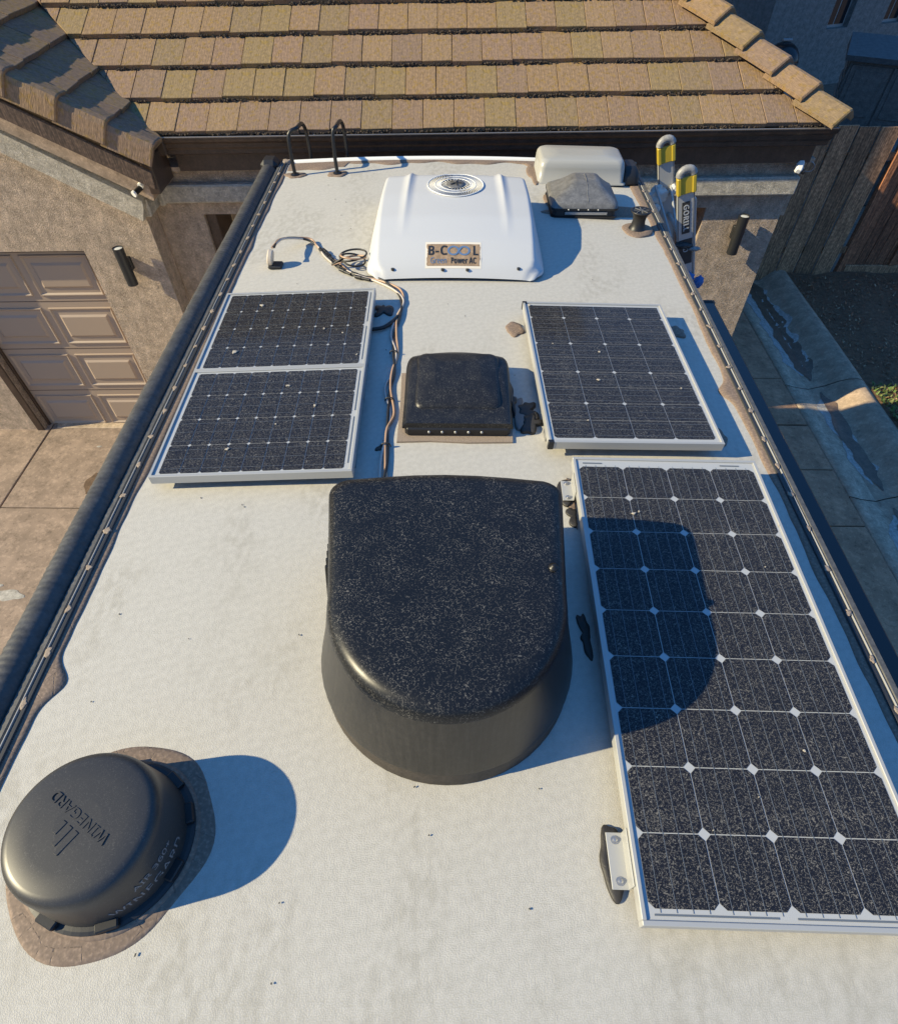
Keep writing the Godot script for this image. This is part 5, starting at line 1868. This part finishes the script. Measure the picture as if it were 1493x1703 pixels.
# ---------------------------------------------------------------- fence and the yard beyond
func yard() -> void:
	var st: SurfaceTool
	var fz := -9.2
	var fe := thing("fence", "dark weathered fence of wide upright boards beside the house", "fence", Vector3(0, 0, fz))
	var bm := []
	for k in 3:
		st = sft()
		box(st, Vector3(0, 0.99, 0), Vector3(0.275, 1.98, 0.022), 0.004)
		bm.append(as_mesh(st))
	var x := 3.10
	var k := 0
	while x < 5.85:
		inst("board", bm[k % 3], M["board_%d" % (rng.randi() % 6)], fe, Transform3D(Basis(Vector3.UP, 0.07), Vector3(x, rng.randf_range(-0.05, -0.03), 0)))
		x += 0.283
		k += 1
	bar(fe, "rail", Vector3(2.95, 0.35, -0.065), Vector3(5.95, 0.44, -0.025), M.board_1)
	bar(fe, "rail", Vector3(2.95, 1.55, -0.065), Vector3(5.95, 1.64, -0.025), M.board_1)
	bar(fe, "post", Vector3(4.4, -0.2, -0.16), Vector3(4.49, 1.9, -0.066), M.board_3)
	# the gate beyond the fence: red wood boards in a frame, a lattice panel above
	var ga := thing("gate", "reddish wooden gate with a bottom rail and a lattice strip along its top", "gate", Vector3(0, 0, fz - 0.05))
	x = 6.06
	st = sft()
	box(st, Vector3(0, 0.76, 0), Vector3(0.135, 1.42, 0.02), 0.003)
	var gm := as_mesh(st)
	while x < 9.0:
		inst("board", gm, M["redwood_%d" % (rng.randi() % 6)], ga, Transform3D(Basis.IDENTITY, Vector3(x, 0.02, rng.randf_range(-0.004, 0.004))))
		x += 0.142
	bar(ga, "post", Vector3(5.88, -0.2, -0.04), Vector3(5.975, 2.0, 0.05), M.redwood_2, 0.006)
	bar(ga, "post", Vector3(6.62, 0.19, 0.02), Vector3(6.70, 1.46, 0.055), M.redwood_0, 0.006)
	bar(ga, "bottom_rail", Vector3(5.98, 0.06, 0.012), Vector3(9.0, 0.185, 0.05), M.board_2, 0.006)
	bar(ga, "middle_rail", Vector3(5.98, 1.47, -0.02), Vector3(9.0, 1.56, 0.04), M.redwood_4, 0.006)
	bar(ga, "top_rail", Vector3(5.98, 1.90, -0.02), Vector3(9.0, 1.98, 0.04), M.redwood_4, 0.006)
	for i in 18:
		for s in [-1.0, 1.0]:
			st = sft()
			box(st, Vector3(6.15 + i * 0.16, 1.73, 0.005 * s), Vector3(0.03, 0.46, 0.008), 0.0, Basis(Vector3.BACK, s * PI / 4))
			obj("lattice_strip", st, M.redwood_5, ga)
	# neighbour's house, its wall turned from the sun
	var nb := thing("neighbour_house", "neighbour's plain stucco house wall with tall narrow windows, in shade", "house", Vector3(7.67, 0, -19.4))
	nb.rotation.y = deg_to_rad(22)
	wall(nb, "wall", [[0, -0.3], [0, 5.2], [1.9, 5.2], [1.9, 1.0], [2.6, 1.0], [2.6, 5.2], [3.75, 5.2], [3.75, 1.0], [4.45, 1.0], [4.45, 5.2], [12, 5.2], [12, -0.3]], 0.0, -0.3, M.neighbour_wall)
	bar(nb, "side_wall", Vector3(0.001, -0.3, -8.0), Vector3(0.3, 5.2, -0.301), M.neighbour_wall)
	for q in [1.9, 3.75]:
		var wn := bar(nb, "window", Vector3(q, 1.0, -0.20), Vector3(q + 0.7, 5.2, -0.16), M.window_frame)
		for j in 2:
			bar(wn, "pane", Vector3(q + 0.05 + j * 0.32, 1.06, -0.159), Vector3(q + 0.33 + j * 0.32, 5.15, -0.15), M.dark_glass)
	st = sft()
	loft(st, [[Vector3(12.5, 5.2, 0.5), Vector3(12.5, 5.2, -8.5), Vector3(-0.5, 5.2, -8.5), Vector3(-0.5, 5.2, 0.5)], [Vector3(9, 7.0, -4), Vector3(9, 7.0, -4.2), Vector3(3, 7.0, -4.2), Vector3(3, 7.0, -4)]], -1, true, true)
	obj("roof", st, M.tile_2, nb)
	# resin storage shed
	var sh := thing("storage_shed", "tall grey plastic storage shed with panelled doors and a sloped lid", "shed", Vector3(8.25, -0.16, -14.4))
	sh.rotation.y = deg_to_rad(-24)
	bar(sh, "body", Vector3(-0.75, 0.0, -0.55), Vector3(0.75, 1.75, 0.55), M.shed_plastic, 0.02)
	st = sft()
	loft(st, [[Vector3(0.85, 1.752, 0.65), Vector3(0.85, 1.752, -0.62), Vector3(-0.85, 1.752, -0.62), Vector3(-0.85, 1.752, 0.65)], [Vector3(0.85, 1.83, 0.65), Vector3(0.85, 1.95, -0.62), Vector3(-0.85, 1.95, -0.62), Vector3(-0.85, 1.83, 0.65)]], -1, true, true)
	obj("lid", st, M.shed_lid, sh)
	for s in [-1.0, 1.0]:
		var dr := bar(sh, "door", Vector3(-0.37 + s * 0.355 - 0.34 + 0.37, 0.06, 0.551), Vector3(-0.37 + s * 0.355 + 0.34 + 0.37, 1.70, 0.575), M.shed_plastic, 0.008)
		for j in 2:
			bar(dr, "door_panel", Vector3(s * 0.355 - 0.25, 0.15 + j * 0.8, 0.576), Vector3(s * 0.355 + 0.25, 0.82 + j * 0.8, 0.588), M.shed_plastic, 0.006)
	for j in 7:
		bar(sh, "side_rib", Vector3(-0.772, 0.2 + j * 0.22, -0.5), Vector3(-0.751, 0.32 + j * 0.22, 0.5), M.shed_plastic, 0.006)
	# low storage box in front of the shed
	var bx := thing("storage_box", "low dark storage box with a sloping lid in front of the plastic shed", "box", Vector3(8.7, -0.16, -12.4))
	bx.rotation.y = deg_to_rad(-24)
	bar(bx, "body", Vector3(-1.0, 0.0, -0.45), Vector3(1.0, 0.75, 0.45), M.shed_plastic, 0.02)
	st = sft()
	loft(st, [[Vector3(1.08, 0.752, 0.53), Vector3(1.08, 0.752, -0.5), Vector3(-1.08, 0.752, -0.5), Vector3(-1.08, 0.752, 0.53)], [Vector3(1.06, 0.80, 0.51), Vector3(1.06, 0.95, -0.5), Vector3(-1.06, 0.95, -0.5), Vector3(-1.06, 0.80, 0.51)]], -1, true, true)
	obj("lid", st, M.shed_lid, bx)
	# kettle grill
	var kg := thing("kettle_grill", "round black kettle grill standing by the neighbour's wall", "grill", Vector3(7.9, -0.16, -18.55))
	st = sft()
	var prof := []
	for i in 13:
		var t := PI * (i / 12.0 - 0.5)
		prof.append(Vector2(maxf(0.02, 0.40 * cos(t)), 0.85 + 0.36 * sin(t)))
	lathe(st, Vector3.ZERO, prof, 28, 0, true, true)
	obj("bowl", st, M.awning_case, kg)
	st = sft()
	lathe(st, Vector3.ZERO, [Vector2(0.405, 0.83), Vector2(0.415, 0.85), Vector2(0.405, 0.87)], 28, 0)
	obj("rim", st, M.black_plastic, kg)
	st = sft()
	box(st, Vector3(0, 1.24, 0), Vector3(0.22, 0.05, 0.05), 0.01)
	obj("handle", st, M.alu_dark, kg)
	for j in 3:
		st = sft()
		var a := TAU * j / 3.0
		tube(st, [Vector3(0.15 * cos(a), 0.62, 0.15 * sin(a)), Vector3(0.36 * cos(a), 0.0, 0.36 * sin(a))], 0.015, 8)
		obj("leg", st, M.alu_dark, kg)
	# potted plant and shrubs in the sun past the neighbour's corner
	var pot := thing("potted_plant", "leafy plant in a pale plastic nursery pot by the neighbour's corner", "plant", Vector3(9.75, -0.16, -25.9))
	st = sft()
	lathe(st, Vector3.ZERO, [Vector2(0.22, 0.0), Vector2(0.28, 0.42), Vector2(0.31, 0.42), Vector2(0.31, 0.48), Vector2(0.27, 0.48), Vector2(0.26, 0.42)], 24, -1, true, true)
	obj("pot", st, M.grey_plastic, pot)
	st = sft()
	for j in 9:
		var a := rng.randf() * TAU
		tube(st, [Vector3(0, 0.42, 0), Vector3(0.12 * cos(a), 0.9, 0.12 * sin(a)), Vector3(0.36 * cos(a), 1.45, 0.36 * sin(a))], 0.012, 5)
	obj("stem", st, M.olive_cloth, pot)
	foliage(pot, Vector3(0.1, 1.0, 0), Vector3(0.6, 0.6, 0.5), 600, 0.13, 5)
	for q in [[9.0, -25.0, 0.35, 0.18, 420, "flat green weed clump on the gravel beside the potted plant"], [10.6, -27.5, 0.5, 0.35, 420, "rounded green shrub behind the potted plant at the neighbour's corner"], [8.6, -28.0, 0.45, 0.3, 360, "small green shrub behind the empty black nursery pot"]]:
		var sb := thing("low_shrub", q[5], "shrub", Vector3(q[0], -0.16, q[1]), "low shrubs past the neighbour's corner")
		foliage(sb, Vector3(0, q[3], 0), Vector3(q[2], q[3], q[2]), q[4], 0.09, int(q[4] + q[0] * 10))
		st = sft()
		tube(st, [Vector3(0, 0, 0), Vector3(0.02, q[3], 0.01)], 0.015, 6)
		obj("stem", st, M.olive_cloth, sb)
	# a dark nursery pot at the frame's edge
	var p2 := thing("nursery_pot", "empty black nursery pot on the gravel past the neighbour's corner", "pot", Vector3(9.1, -0.16, -28.6))
	st = sft()
	lathe(st, Vector3.ZERO, [Vector2(0.24, 0.0), Vector2(0.32, 0.42), Vector2(0.34, 0.46), Vector2(0.30, 0.46), Vector2(0.27, 0.2)], 20, -1, true, true)
	obj("wall", st, M.black_plastic, p2)

func foliage(parent: Node, at: Vector3, r: Vector3, count: int, size: float, sd: int) -> void:
	var g := RandomNumberGenerator.new()
	g.seed = sd
	var st := sft()
	for i in count:
		var d := Vector3(g.randfn(), g.randfn(), g.randfn()).normalized() * pow(g.randf(), 0.4)
		var b := Basis(Vector3.UP, g.randf() * TAU) * Basis(Vector3.RIGHT, g.randf_range(-0.9, 0.9))
		var s := size * g.randf_range(0.5, 1.2)
		var p := at + d * r
		st.set_color(Color(0.10, 0.15, 0.03) * g.randf_range(0.6, 1.5) if g.randf() > 0.2 else Color(0.30, 0.26, 0.03))
		quad(st, p + b * Vector3(-0.35 * s, 0, 0), p + b * Vector3(0, 0.1 * s, 0.9 * s), p + b * Vector3(0.35 * s, 0, 0), p + b * Vector3(0, 0.1 * s, -0.9 * s))
	obj("foliage", st, M.leaf, parent)

func small_litter() -> void:
	# twigs and crumbs lying on the roof
	var st := sft()
	var n := 0
	while n < 80:
		var x := rng.randf_range(-1.1, 1.15)
		var z := rng.randf_range(-4.7, 0.4)
		n += 1
		var l := rng.randf_range(0.002, 0.006) if n % 9 else rng.randf_range(0.006, 0.011)
		box(st, Vector3(x, roof_y(x) + 0.003, z), Vector3(l, 0.002, 0.0025), 0.0, Basis(Vector3.UP, rng.randf() * TAU))
	var o := obj("roof_litter", st, M.rail_black)
	o.position.y = RH
	tag(o, "dark crumbs and bits of twig scattered over the white roof", "litter")
	o.set_meta("kind", "stuff")
